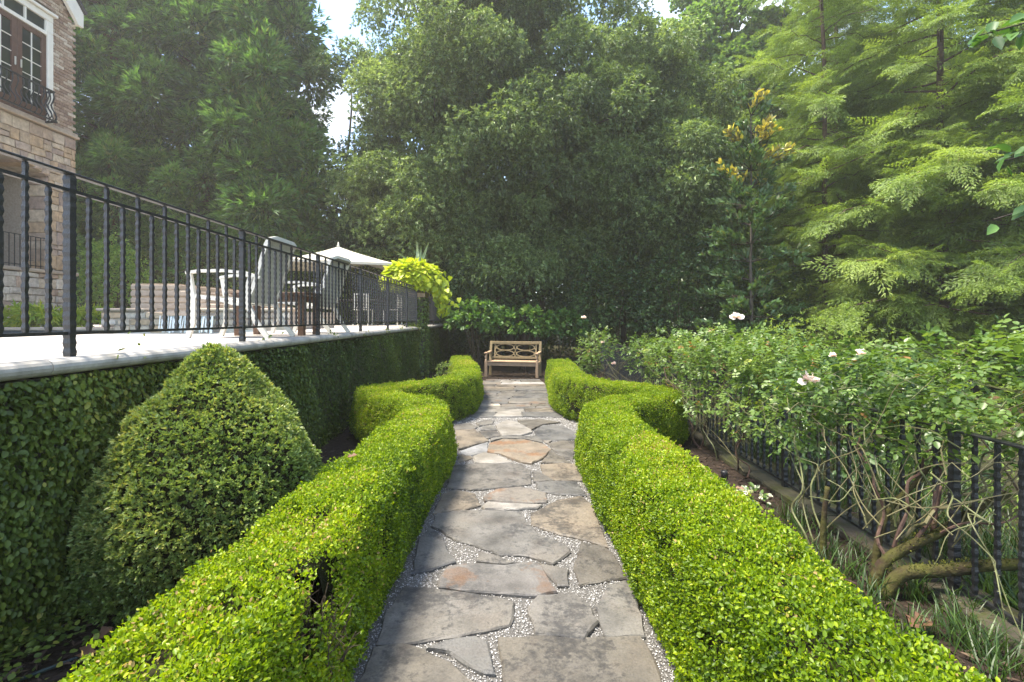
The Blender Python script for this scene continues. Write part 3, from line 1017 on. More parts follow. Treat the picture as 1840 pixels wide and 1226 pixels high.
# ------------------------------------------------------------------ retaining wall, coping, creeping fig
rw = thing('retaining_wall', 'long ivy-clad retaining wall with rounded pale coping carrying the iron railing', 'wall')
MB().box((-2.80, -1, 0), (-2.44, 19, 1.288)).build('wall_body', M['wall'], rw)
prof = []
for k in range(9):
    a = math.pi / 2 - math.pi * k / 8
    prof.append((-2.375 + .042 * math.cos(a) * 1.2, 1.347 + .042 * math.sin(a)))
prof = [(-2.555, 1.389)] + prof + [(-2.555, 1.305)]
L = 1.18
for i in range(17):
    y0 = -1 + i * L
    vs = [(px, y0 + .003, pz) for px, pz in prof] + [(px, y0 + L - .003, pz) for px, pz in prof]
    k = len(prof)
    fs = [(j, (j + 1) % k, k + (j + 1) % k, k + j) for j in range(k)] + [tuple(range(k))[::-1], tuple(range(k, 2 * k))]
    MB().add(vs, fs).build('coping_stone', M['coping'], rw)


def wall_leaves(fo, y0, y1, z0, z1, X, dens, size, tone=0.45, bump=.045, tm=None):
    n = int((y1 - y0) * (z1 - z0) * dens)
    y = rng.uniform(y0, y1, n)
    z = rng.uniform(z0, z1, n)
    Q = np.stack([np.zeros(n), y, z], 1)
    d = rng.uniform(-.02, .05, n) + bump * noise3(Q, 4.0)
    P = np.stack([X + d, y, z], 1)
    A = np.stack([rng.uniform(.05, .5, n), rng.normal(0, .6, n), rng.normal(-.75, .45, n)], 1)
    N = np.stack([np.full(n, .8), rng.normal(0, .35, n), rng.uniform(.1, .9, n)], 1)
    t = np.clip(tone + .22 * noise3(Q, 1.7) + rng.normal(0, .18, n), 0, 1)
    fo.add(P, A, N, size * rng.uniform(.55, 1.3, n), tm or t_leaf6(.66, .07, .14), t)


fig = thing('creeping_fig', 'dark green creeping fig covering the whole face of the retaining wall', 'vine', (-2.4, 6, 0))
fo = Foliage()
wall_leaves(fo, 1.2, 3.2, 0.0, 1.30, -2.40, 8800, .033)
wall_leaves(fo, 3.2, 6.0, 0.0, 1.30, -2.40, 7000, .032)
wall_leaves(fo, 6.0, 13.0, 0.0, 1.30, -2.40, 4600, .036, .46, .05, LEAF)
wall_leaves(fo, 13.0, 18.5, 0.0, 1.30, -2.40, 1600, .048, .46, .05, LEAF)
# runners on the bed at the wall's foot
n = 620
x = -2.38 + np.abs(rng.normal(0, .17, n)); y = rng.uniform(1.6, 2.7, n)
fo.add(np.stack([x, y, .03 + rng.uniform(0, .07, n)], 1), np.stack([rng.normal(.3, .6, n), rng.normal(-.3, .6, n), rng.normal(0, .2, n)], 1), np.stack([rng.normal(0, .4, n), rng.normal(-.2, .4, n), np.ones(n)], 1), rng.uniform(.02, .036, n), t_leaf6(.85, .05, .1), np.clip(rng.normal(.6, .2, n), 0, 1))
# a few shoots over the coping
for (yy, m_) in ((3.05, 14), (4.9, 8), (6.6, 16), (8.0, 20), (9.4, 30), (10.6, 40), (11.6, 60), (12.4, 160), (13.6, 200)):
    P = np.stack([rng.normal(-2.36, .03, m_), yy + rng.normal(0, .10, m_), 1.33 + np.abs(rng.normal(0, .05, m_))], 1)
    fo.add(P, rdir(m_) + [.3, 0, .4], rdir(m_) + [.5, 0, .5], rng.uniform(.025, .05, m_), LEAF6, np.clip(rng.normal(.7, .2, m_), 0, 1))
fo.build('foliage', M['fig'], fig)

# ------------------------------------------------------------------ iron railings
def hammered(h, s, k=26, amp=.0016):
    """square bar with a hand-forged, wavy face, standing on z = 0"""
    vs, fs = [], []
    r_ = random.Random(5)
    for i in range(k + 1):
        z = h * i / k
        e = s / 2 + (amp if i % 2 else -amp) + r_.uniform(-amp, amp) * .4
        ox, oy = r_.uniform(-amp, amp) * .5, r_.uniform(-amp, amp) * .5
        vs += [(ox - e, oy - e, z), (ox + e, oy - e, z), (ox + e, oy + e, z), (ox - e, oy + e, z)]
    for i in range(k):
        for j in range(4):
            j2 = (j + 1) % 4
            fs.append((i * 4 + j, i * 4 + j2, i * 4 + 4 + j2, i * 4 + 4 + j))
    fs += [(3, 2, 1, 0), tuple(k * 4 + j for j in range(4))]
    return MB().add(vs, fs)


def iron_fence(name, label, X, ys_, z0, zb, zm, zt, y_posts, group=None, alt=True, pitch=.1257, cap=.045):
    y0, y1 = ys_
    root = thing(name, label, 'railing', (X, y0, z0), 0, group)
    def put(mb, nm): return mb.build(nm, M['iron'], root)
    put(MB().box((-cap / 2, 0, zt - .014 - z0), (cap / 2, y1 - y0, zt - z0), .003), 'top_rail')
    put(MB().box((-.011, 0, zb - .009 - z0), (.011, y1 - y0, zb + .009 - z0)), 'bottom_rail')
    if zm: put(MB().box((-.012, 0, zm - .009 - z0), (.012, y1 - y0, zm + .009 - z0)), 'middle_rail')
    pm = hammered(zt - z0 - .016, .040, 40, .0014).mesh('post', M['iron'])
    full = hammered(zt - zb - .026, .0195, 34).mesh('baluster', M['iron'])
    short = hammered((zm or zt) - zb - .02, .0195, 30).mesh('baluster', M['iron'])
    for p in y_posts:
        if y0 - .03 <= p <= y1 + .03:
            o = link_mesh('post', pm, root); o.location = (0, p - y0, 0)
    a = min(y_posts)
    i = math.ceil((y0 - a) / pitch)
    while a + i * pitch < y1 - .02:
        yv = a + i * pitch
        if min(abs(yv - p) for p in y_posts) > .05:
            o = link_mesh('baluster', full if (not alt or i % 2 == 0) else short, root)
            o.location = (0, yv - y0, zb + .0095 - z0)
            o.rotation_euler = (0, 0, (i % 4) * math.pi / 2)
        i += 1
    return root


posts = [2.75 + 1.76 * k for k in range(-1, 6)]
iron_fence('iron_railing', 'long black hammered iron railing along the coping of the pool terrace', -2.43, (0.9, 12.75), 1.389, 1.517, 2.30, 2.40, posts + [12.72])
iron_fence('iron_railing', 'short black iron railing beyond the ivy-clad pier with the planter', -2.43, (13.45, 17.6), 1.389, 1.517, 2.30, 2.40, [13.47, 15.5, 17.58])
fposts = [2.83 + 1.76 * k for k in range(-1, 8)]
iron_fence('iron_fence', 'low black iron garden fence behind the roses', 2.5, (1.0, 14.2), 0.0, .10, None, .975, fposts, alt=False)['category'] = 'fence'

# ------------------------------------------------------------------ clipped boxwood hedges
PROF = [(.03, .035), (.080, .12), (.085, .25), (.060, .43), (.025, .60), (-.010, .640)]   # outward offset from the half width, height


def smooth_path(pts, step=.05):
    pts = [np.array(p, float) for p in pts]
    out = []
    P = [2 * pts[0] - pts[1]] + pts + [2 * pts[-1] - pts[-2]]
    for i in range(1, len(P) - 2):
        p0, p1, p2, p3 = P[i - 1:i + 3]
        k = max(2, int(np.linalg.norm(p2 - p1) / step))
        for j in range(k):
            t = j / k
            out.append(.5 * ((2 * p1) + (-p0 + p2) * t + (2 * p0 - 5 * p1 + 4 * p2 - p3) * t * t + (-p0 + 3 * p1 - 3 * p2 + p3) * t ** 3))
    out.append(pts[-1])
    return np.array(out)


def euler_from(N, spin=None):
    """Euler angles that turn +Z to each N, with a random spin"""
    N = unit(N)
    n = len(N)
    a = rng.uniform(0, 6.283, n) if spin is None else spin
    # R = Rz(c) Ry(b) Rx(a) with the spin first: spin about own Z
    ref = np.where(np.abs(N[:, 2:3]) < .95, np.array([[0, 0, 1.0]]), np.array([[1.0, 0, 0]]))
    X = unit(np.cross(ref, N)); Y = np.cross(N, X)
    X2 = X * np.cos(a)[:, None] + Y * np.sin(a)[:, None]
    Y2 = np.cross(N, X2)
    ry = np.arcsin(np.clip(-X2[:, 2], -1, 1))
    rx = np.arctan2(Y2[:, 2], N[:, 2])
    rz = np.arctan2(X2[:, 1], X2[:, 0])
    return np.stack([rx, ry, rz], 1)


def hedge_patches(K):
    """small patches of clipped twig tips, facing +Z"""
    out = []
    for q in range(K):
        f = Foliage()
        n = 84
        r = np.sqrt(rng.uniform(0, 1, n)) * .060
        a = rng.uniform(0, 6.283, n)
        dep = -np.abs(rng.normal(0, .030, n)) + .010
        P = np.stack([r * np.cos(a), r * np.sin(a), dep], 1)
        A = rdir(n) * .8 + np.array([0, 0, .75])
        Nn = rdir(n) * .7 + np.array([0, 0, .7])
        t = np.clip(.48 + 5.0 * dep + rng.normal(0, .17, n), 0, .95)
        t[rng.uniform(0, 1, n) > .985] = 1.0
        f.add(P, A, Nn, .0138 * rng.uniform(.6, 1.35, n), t_leaf6(.60, .09, .10), t)
        out.append(f)
    return out


HEDGEP = hedge_patches(10)


def hedge(label, ctr, hw, hole=None):
    root = thing('boxwood_hedge', label, 'hedge', (ctr[0][0], ctr[0][1], 0))
    C = smooth_path(ctr)
    T = unit(np.gradient(C, axis=0))
    Ln = np.stack([-T[:, 1], T[:, 0]], 1)
    seg = np.linalg.norm(np.diff(C, axis=0), axis=1)
    s = np.concatenate([[0], np.cumsum(seg)])
    # full cross section, left to right
    sec = [(-(hw + o), z) for o, z in PROF] + [(0, .652)] + [((hw + o), z) for o, z in PROF[::-1]]
    sec = np.array(sec)
    sl = np.concatenate([[0], np.cumsum(np.linalg.norm(np.diff(sec, axis=0), axis=1))])
    fo = Foliage()

    def sample(n, smin, smax, u=None):
        ss = rng.uniform(smin, smax, n)
        uu = rng.uniform(0, sl[-1], n) if u is None else u
        off = np.interp(uu, sl, sec[:, 0])
        z = np.interp(uu, sl, sec[:, 1])
        e = .004
        do = np.interp(uu + e, sl, sec[:, 0]) - np.interp(uu - e, sl, sec[:, 0])
        dz = np.interp(uu + e, sl, sec[:, 1]) - np.interp(uu - e, sl, sec[:, 1])
        cx, cy = np.interp(ss, s, C[:, 0]), np.interp(ss, s, C[:, 1])
        lx, ly = np.interp(ss, s, Ln[:, 0]), np.interp(ss, s, Ln[:, 1])
        # section goes from -off to +off along -Ln so that the outward normal is (-dz, do)
        P = np.stack([cx - lx * off, cy - ly * off, z], 1)
        nn = np.stack([-lx * (-dz), -ly * (-dz), do], 1)
        return P, unit(nn), ss, z

    # end caps
    def cap(n, at, sign):
        uu = rng.uniform(-1, 1, n) * (hw + .03)
        z = rng.uniform(.06, .63, n)
        i = 0 if at == 0 else -1
        P = np.stack([C[i, 0] - Ln[i, 0] * uu, C[i, 1] - Ln[i, 1] * uu, z], 1)
        nn = np.tile([T[i, 0] * sign, T[i, 1] * sign, .15], (n, 1))
        return P + nn * .05, unit(nn)

    ins = Inst(HEDGEP)

    def put(P, N):
        n = len(P)
        lump = .014 * noise3(P, 7.0) + .008 * noise3(P, 19.0)
        P = P + N * lump[:, None]
        P[:, 2] = np.maximum(P[:, 2], .045)
        ok = np.ones(n, bool)
        thin = np.clip(.5 + .5 * noise3(P + 5.0, 3.1), 0, 1)
        ok &= rng.uniform(0, 1, n) > .10 * thin
        if hole is not None:
            for (hx, hy, hz, hr) in hole:
                q = np.linalg.norm((P - np.array([hx, hy, hz])) / np.array([1.0, 1.0, 1.15]), axis=1) / (hr * (1 + .5 * noise3(P, 13)))
                ok &= rng.uniform(0, 1, n) < np.clip((q - .9) * 2.2, 0, 1)
        P, N = P[ok], N[ok]
        n = len(P)
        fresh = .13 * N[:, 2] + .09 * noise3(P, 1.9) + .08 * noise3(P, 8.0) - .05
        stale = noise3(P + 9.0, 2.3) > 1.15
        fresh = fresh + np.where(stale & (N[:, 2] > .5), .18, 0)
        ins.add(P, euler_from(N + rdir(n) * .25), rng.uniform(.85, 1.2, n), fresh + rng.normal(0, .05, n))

    tot = s[-1]
    ymid = lambda a: np.interp(a, s, C[:, 1])
    step = .4
    a = 0.0
    while a < tot:
        b_ = min(a + step, tot)
        yv = max(1.3, float(ymid((a + b_) / 2)))
        n = int((b_ - a) * sl[-1] * (430 if yv < 7 else 330))
        if yv < 1.15: n = n // 3
        P, N, ss, z = sample(n, a, b_)
        put(P, N)
        a = b_
    for at, sg in ((0, -1), (1, 1)):
        P, N = cap(130, at, sg)
        put(P, N)
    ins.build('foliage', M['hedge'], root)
    shoots = Foliage()
    P, N, ss, z = sample(420, 0, tot)
    ok = (N[:, 2] > -.2) & (P[:, 1] > 1.0)
    P, N = P[ok], N[ok]
    up = unit(N * .7 + rdir(len(P)) * .5 + np.array([0, 0, .5]))
    for q in range(5):
        shoots.tuft(P + up * (.012 * q), up, 2, .9, 0, .017, LEAF6, .72, .4)
    shoots.build('new_shoots', M['hedge'], root)
    # solid dark core in place of dense twigs, added to block light
    cb = MB()
    k = len(sec)
    cv, cf = [], []
    idx = list(range(0, len(C), 2))
    for i in idx:
        for o, z in sec:
            oo = o * (1 - .075 / max(abs(o), .075)) if abs(o) > .08 else o * .1
            zz = min(max(z - .06, .02), .585)
            p = [C[i, 0] - Ln[i, 0] * oo, C[i, 1] - Ln[i, 1] * oo, zz]
            cv.append(p)
    for i in range(len(idx) - 1):
        for j in range(k - 1):
            q = (i * k + j, i * k + j + 1, (i + 1) * k + j + 1, (i + 1) * k + j)
            if hole is not None:
                mid = sum(np.array(cv[w]) for w in q) / 4
                if min(np.linalg.norm(mid - np.array(h[:3])) / h[3] for h in hole) < 1.5:
                    continue
            cf.append(q)
    cb.add(cv, cf)
    keep(cb.build('light_block_core', M['core']), root)
    # stems
    st = MB()
    for i in range(3, len(C) - 3, 7):
        for q in range(2):
            bx, by = C[i] + np.array([random.uniform(-.12, .12), random.uniform(-.1, .1)])
            st.tube([(bx, by, 0), (bx + random.uniform(-.04, .04), by, .12), (bx + random.uniform(-.1, .1), by + random.uniform(-.1, .1), .32)], [.011, .009, .004], 5)
    if hole is not None:
        tw = Foliage()
        for (hx, hy, hz, hr) in hole:
            for q in range(12):
                a = Vector((hx - .12 + random.uniform(-.06, .06), hy + random.uniform(-.10, .10), .10))
                e = Vector((hx + random.uniform(-.05, .04), hy + random.uniform(-.14, .14), hz + random.uniform(-.02, .12)))
                mid = a.lerp(e, .5) + Vector((random.uniform(-.05, .05), random.uniform(-.06, .06), 0))
                st.tube([a, mid, e], [.007, .0045, .002], 5)
                for w in range(3):
                    g1 = mid.lerp(e, random.random())
                    g2 = g1 + Vector(rdir(1)[0]) * random.uniform(.03, .09)
                    st.tube([g1, g2], [.002, .001], 3)
                    if random.random() < .55:
                        tw.tuft(np.array([tuple(g2)]), rdir(1), 5, .8, 0, .018, LEAF6, .35, .4)
        tw.build('sparse_leaves', M['hedge'], root)
    keep(st.build('stems', M['twig'], kind='stuff'), root)
    return root


LC = [(-.975, .7), (-.975, 2.5), (-.935, 4.0), (-.90, 5.0), (-.99, 5.65), (-1.30, 6.05), (-1.65, 6.40), (-1.88, 6.85), (-1.62, 7.2), (-1.3, 7.42), (-1.05, 7.8), (-.87, 8.4), (-.84, 9.3), (-.96, 10.4), (-1.18, 11.6), (-1.26, 12.4)]
RC = [(1.00, .7), (1.00, 2.5), (.985, 4.0), (.97, 4.9), (1.09, 5.6), (1.45, 5.95), (1.82, 6.28), (1.98, 6.72), (1.75, 7.1), (1.42, 7.42), (1.13, 7.9), (1.0, 8.6), (1.02, 9.6), (1.07, 10.8), (1.1, 11.5)]
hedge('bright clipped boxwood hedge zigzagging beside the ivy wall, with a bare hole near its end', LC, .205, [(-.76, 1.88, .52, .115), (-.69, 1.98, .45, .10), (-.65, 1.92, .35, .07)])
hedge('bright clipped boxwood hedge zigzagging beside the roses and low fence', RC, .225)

# ------------------------------------------------------------------ boxwood shrubs
def shrub_box(label, base, h, prof, n, size, mat='box', lump=.07, cat='shrub', name='boxwood_shrub', tone=.5, shoots=0, ztop=None):
    root = thing(name, label, cat, (base[0], base[1], base[2] if len(base) > 2 else 0))
    b3 = np.array([base[0], base[1], base[2] if len(base) > 2 else 0.0])
    zs = np.array([p[0] for p in prof]); rs = np.array([p[1] for p in prof])
    z = rng.uniform(0, 1, n * 3)
    keepz = rng.uniform(0, 1, len(z)) < (np.interp(z, zs, rs) / rs.max() * .9 + .1)
    z = z[keepz][:n]
    n = len(z)
    a = rng.uniform(0, 2 * math.pi, n)
    r = np.interp(z, zs, rs)
    dr = (np.interp(z + .02, zs, rs) - np.interp(z - .02, zs, rs)) / (.04 * h)
    N = unit(np.stack([np.cos(a), np.sin(a), -dr], 1))
    P0 = np.stack([r * np.cos(a), r * np.sin(a), z * h], 1)
    lumpv = lump * noise3(P0, 5.5 / max(.3, rs.max())) + lump * .6 * noise3(P0, 15 / max(.3, rs.max())) + lump * .35 * noise3(P0, 34 / max(.3, rs.max()))
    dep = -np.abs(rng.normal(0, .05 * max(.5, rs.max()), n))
    P = P0 + N * (lumpv + dep)[:, None] + b3
    P[:, 2] = np.maximum(P[:, 2], b3[2] + .02)
    fo = Foliage()
    A = N * .9 + rdir(n) * .55
    A[:, 2] += .45
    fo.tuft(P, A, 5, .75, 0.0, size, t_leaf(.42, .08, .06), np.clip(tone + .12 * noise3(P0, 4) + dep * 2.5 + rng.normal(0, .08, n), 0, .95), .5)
    if shoots:
        for q in range(shoots):
            i = rng.integers(n)
            m_ = 14
            tt = np.linspace(0, 1, m_)
            up = unit((N[i] * .5 + np.array([0, 0, 1.0]) + rng.normal(0, .2, 3))[None])[0]
            L_ = rng.uniform(.05, .12)
            fo.tuft(P[i] + up * (tt * L_)[:, None], np.tile(up, (m_, 1)), 3, .9, 0, size * 1.1, t_leaf(.42, .08, .06), .6, .4)
    fo.build('foliage', M[mat], root)
    cb = MB()
    cb.lathe(tuple(b3), [(max(.01, rr - .10 * max(.6, rs.max()) - lump) , zz * h * .96) for zz, rr in prof], 14)
    keep(cb.build('light_block_core', M['core']), root)  # solid core added behind the leaves to block light
    st = MB()
    for q in range(5):
        st.tube([tuple(b3 + [random.uniform(-.06, .06), random.uniform(-.06, .06), 0]), tuple(b3 + [random.uniform(-.15, .15), random.uniform(-.15, .15), h * .4])], [.016, .008], 5)
    keep(st.build('stems', M['twig'], kind='stuff'), root)
    return root


shrub_box('large cone-shaped boxwood standing against the ivy wall', (-1.84, 3.1), 1.44,
          [(0, .42), (.08, .56), (.2, .63), (.36, .63), (.52, .56), (.68, .43), (.82, .26), (.93, .15), (.98, .09), (1, .05)], 20000, .026, lump=.028, tone=.70)
shrub_box('low shaggy young boxwood at the foot of the large cone', (-2.10, 2.80), .44,
          [(0, .16), (.15, .25), (.5, .25), (.8, .15), (1, .05)], 2000, .030, lump=.05, tone=.42, shoots=45)

# ------------------------------------------------------------------ house
def W(px, py):                       # a pixel of the house wall, x = -10.5
    d = 9450.0 / (920 - px)
    return d, 1.6 + (572 - py) * d / 900


HX = -10.5
house = thing('brick_house', 'brick and stone house with french doors over an arched porch', 'house', (HX, 9, 0))
def hpart(mb, nm, mat, parent=None):
    o = mb.build(nm, M[mat])
    keep(o, house)
    return o
hb = MB()
hb.box((-17, 5.0, 0), (HX - .05, 12.03, 2.60))
hb.box((-17, 11.37, 2.60), (HX - .05, 12.03, 5.0))
hb.box((-17, 5.0, 2.60), (HX - .05, 9.44, 5.0))
hb.box((-17, 5.0, 5.0), (HX - .05, 12.03, 8.6))
hb.add([(-17, 5, 8.6), (-17, 12.03, 8.6), (-17, 8.5, 12.1), (HX - .05, 5, 8.6), (HX - .05, 12.03, 8.6), (HX - .05, 8.5, 12.1)], [(0, 1, 2), (5, 4, 3), (0, 2, 5, 3), (1, 4, 5, 2), (0, 3, 4, 1)])
hpart(hb, 'wall', 'mortar')
m, t, b = mat_new('plain_brickwork')
tc_ = t.nodes.new('ShaderNodeNewGeometry')
sx_ = t.nodes.new('ShaderNodeSeparateXYZ')
cx_ = t.nodes.new('ShaderNodeCombineXYZ')
bk_ = t.nodes.new('ShaderNodeTexBrick')
t.links.new(tc_.outputs['Position'], sx_.inputs[0])
t.links.new(sx_.outputs['Y'], cx_.inputs['X'])
t.links.new(sx_.outputs['Z'], cx_.inputs['Y'])
t.links.new(cx_.outputs[0], bk_.inputs['Vector'])
bk_.inputs['Scale'].default_value = 1.0
bk_.inputs['Brick Width'].default_value = 0.215
bk_.inputs['Row Height'].default_value = 0.0765
bk_.inputs['Mortar Size'].default_value = 0.006
bk_.inputs['Color1'].default_value = (0.30, 0.225, 0.165, 1)
bk_.inputs['Color2'].default_value = (0.46, 0.385, 0.305, 1)
bk_.inputs['Mortar'].default_value = (0.38, 0.33, 0.27, 1)
t.links.new(bk_.outputs['Color'], b.inputs['Base Color'])
b.inputs['Roughness'].default_value = 0.9
M['brickwork'] = m
hpart(MB().box((HX - .049, 5.0, 0.0), (HX - .01, 9.19, 8.58)), 'brickwork', 'brickwork')
# roof
rf = MB()
for sgn in (1, -1):
    e = 8.5 + sgn * 3.66
    rf.add([(-17.3, 8.5, 12.62), (-10.33, 8.5, 12.62), (-10.33, e, 8.96), (-17.3, e, 8.96), (-17.3, 8.5, 12.70), (-10.33, 8.5, 12.70), (-10.33, e + .03 * sgn, 9.02), (-17.3, e + .03 * sgn, 9.02)],
           [(0, 1, 2, 3), (7, 6, 5, 4), (0, 4, 5, 1), (1, 5, 6, 2), (2, 6, 7, 3), (3, 7, 4, 0)])
hpart(rf, 'roof', 'roofing')
rk = MB()
rk.add([(-10.44, 11.98, 8.62), (-10.37, 11.98, 8.62), (-10.37, 12.12, 8.62), (-10.44, 12.12, 8.62), (-10.44, 8.5, 12.25), (-10.37, 8.5, 12.25), (-10.37, 8.5, 12.60), (-10.44, 8.5, 12.60), (-10.44, 12.12, 8.95), (-10.37, 12.12, 8.95)],
       [(0, 1, 5, 4), (1, 2, 9, 6, 5), (0, 4, 7, 8, 3), (3, 8, 9, 2), (8, 7, 6, 9), (0, 3, 2, 1), (4, 5, 6, 7)])
rk.box((-10.9, 12.051, 8.66), (-10.445, 12.12, 8.72))
hpart(rk, 'rake_board', 'white')

STONEV = [(0, 0), (0, 1), (1, 0), (1, 1)]
def wall_stone(y0, y1, z0, z1, mat, nm, proud=.03, jit=.012):
    j = lambda: random.uniform(-jit, jit)
    pr = proud + random.uniform(-.012, .014)
    c = [(y0 + j(), z0 + j()), (y1 + j(), z0 + j()), (y1 + j(), z1 + j()), (y0 + j(), z1 + j())]
    mids = []
    for (a, bq) in zip(c, c[1:] + c[:1]):
        mids += [a, ((a[0] + bq[0]) / 2 + j() * .6, (a[1] + bq[1]) / 2 + j() * .6)]
    cy, cz = (y0 + y1) / 2, (z0 + z1) / 2
    vs = [(HX - .08, p[0], p[1]) for p in mids] + [(HX - .05 + pr * .6 + .03, p[0], p[1]) for p in mids]
    vs += [(HX - .05 + pr + .03 + random.uniform(-.006, .006), p[0] + (cy - p[0]) * .12, p[1] + (cz - p[1]) * .12) for p in mids]
    n_ = 8
    fs = []
    for i in range(n_):
        k2 = (i + 1) % n_
        fs += [(i, k2, n_ + k2, n_ + i), (n_ + i, n_ + k2, 2 * n_ + k2, 2 * n_ + i)]
    fs.append(tuple(2 * n_ + i for i in range(n_)))
    hpart(MB().add(vs, fs), nm, mat)


AC, AHW, ASP, AR = 10.405, .955, 4.80, 2.18      # arch: centre, half width, spring height, radius
def arch_z(y):
    v = AR * AR - (y - AC) ** 2
    return ASP + .22 - AR + math.sqrt(max(v, 0))
def ashlar(y0, y1, z0, z1, hmin, hmax, wmin, wmax, mat, skip=None, gap=.012):
    z = z0
    while z < z1 - .05:
        h = min(random.uniform(hmin, hmax), z1 - z)
        if z1 - z - h < hmin * .6: h = z1 - z
        y = y0 - random.uniform(0, wmax * .5)
        while y < y1 - .04:
            w = random.uniform(wmin, wmax)
            ya, yb = max(y, y0), min(y + w, y1)
            if y1 - yb < wmin * .5: yb = y1
            if yb - ya > .05 and not (skip and skip(ya, yb, z, z + h)):
                if h > .24 and random.random() < .3:
                    m_ = z + h * random.uniform(.4, .6)
                    wall_stone(ya + gap / 2, yb - gap / 2, z + gap / 2, m_ - gap / 2, mat, 'stone')
                    wall_stone(ya + gap / 2, yb - gap / 2, m_ + gap / 2, z + h - gap / 2, mat, 'stone')
                else:
                    wall_stone(ya + gap / 2, yb - gap / 2, z + gap / 2, z + h - gap / 2, mat, 'stone')
            y = yb
        z += h
ashlar(9.2, 12.05, 5.20, 5.88, .17, .34, .18, .42, 'stone')
ashlar(11.37, 12.05, 2.72, 5.20, .15, .33, .2, .4, 'stone')
ashlar(9.2, 12.05, 1.30, 2.60, .15, .30, .2, .5, 'palestone')
# voussoirs over the arch
k = 11
for i in range(k):
    ya = AC - AHW + 2 * AHW * i / k
    yb = AC - AHW + 2 * AHW * (i + 1) / k
    wall_stone(ya + .006, yb - .006, (arch_z(ya) + arch_z(yb)) / 2, 5.19, 'stone', 'stone', .035, .004)
    s_ = MB()
    s_.add([(HX - .9, ya, arch_z(ya)), (HX, ya, arch_z(ya)), (HX, yb, arch_z(yb)), (HX - .9, yb, arch_z(yb)), (HX - .9, ya, arch_z(ya) + .1), (HX - .01, ya, arch_z(ya) + .1), (HX - .01, yb, arch_z(yb) + .1), (HX - .9, yb, arch_z(yb) + .1)],
            [(0, 1, 2, 3), (0, 4, 5, 1), (1, 5, 6, 2), (2, 6, 7, 3), (3, 7, 4, 0)])
    hpart(s_, 'stone', 'stone')
# reveal of the arch's pier
z = 2.72
while z < 4.78:
    h = min(random.uniform(.16, .3), 4.8 - z)
    hpart(MB().box((HX - .5, 11.33, z + .005), (HX - .03, 11.368, z + h - .005), .006), 'stone', 'stone')
    z += h
# string course, sill
hpart(MB().box((HX - .05, 9.2, 5.90), (HX + .07, 12.09, 5.96), .01).box((HX - .05, 9.2, 5.965), (HX + .04, 12.07, 6.02), .008), 'string_course', 'tan')
for i in range(4):
    hpart(MB().box((HX - .5, 9.2 + i * .72 + .003, 2.61), (HX + .06, 9.2 + (i + 1) * .72 - .003, 2.69), .015), 'sill_stone', 'tan')
# bricks
bricks = 0
z = 6.03
row = 0
while z < 9.6:
    y = 12.05 - (0.0 if row % 2 else .11)
    first = True
    while y > 9.6:
        L_ = .215 if not first or row % 2 else .215
        y1 = min(y, 12.05)
        y0 = y - .205
        zt = z + .065
        ok = zt < 8.75 + (12.05 - y1)
        if y0 < 11.44 and zt < 8.64:
            y0 = max(y0, 11.44)
            ok = ok and y1 - y0 > .05
        if ok and bricks < 285:
            p_ = random.uniform(-.006, .006)
            hpart(MB().box((HX - .07, y0, z), (HX + p_, y1, zt), .004), 'brick', 'brick')
            bricks += 1
        y -= .215
        first = False
        if row % 2 == 0 and y > 11.9: y = 12.05 - .11 - .01
    z += .0765
    row += 1

# french doors
door_z0, door_z1 = 6.04, 7.96
hpart(MB().box((HX - .06, 9.75, 6.02), (HX - .045, 11.44, 8.62)), 'door_backing', 'room')
tr = MB()
tr.box((HX - .045, 11.29, 6.03), (HX + .035, 11.43, 8.05), .008)
tr.box((HX - .045, 9.75, 7.97), (HX + .03, 11.288, 8.05), .006)
tr.box((HX - .045, 9.75, 8.32), (HX + .035, 11.43, 8.46), .008)
tr.box((HX - .045, 9.70, 8.465), (HX + .09, 11.50, 8.53), .012)
tr.box((HX - .045, 11.29, 8.053), (HX + .03, 11.43, 8.318), .006)
hpart(tr, 'door_trim', 'white')
for i in range(3):
    y0 = 9.85 + i * .48
    f = hpart(MB().box((HX - .04, y0 + .44, 8.053), (HX + .02, y0 + .478, 8.318)), 'transom_bar', 'white')
    hpart(MB().box((HX - .04, y0, 8.053), (HX - .012, y0 + .438, 8.318)), 'pane', 'glass')
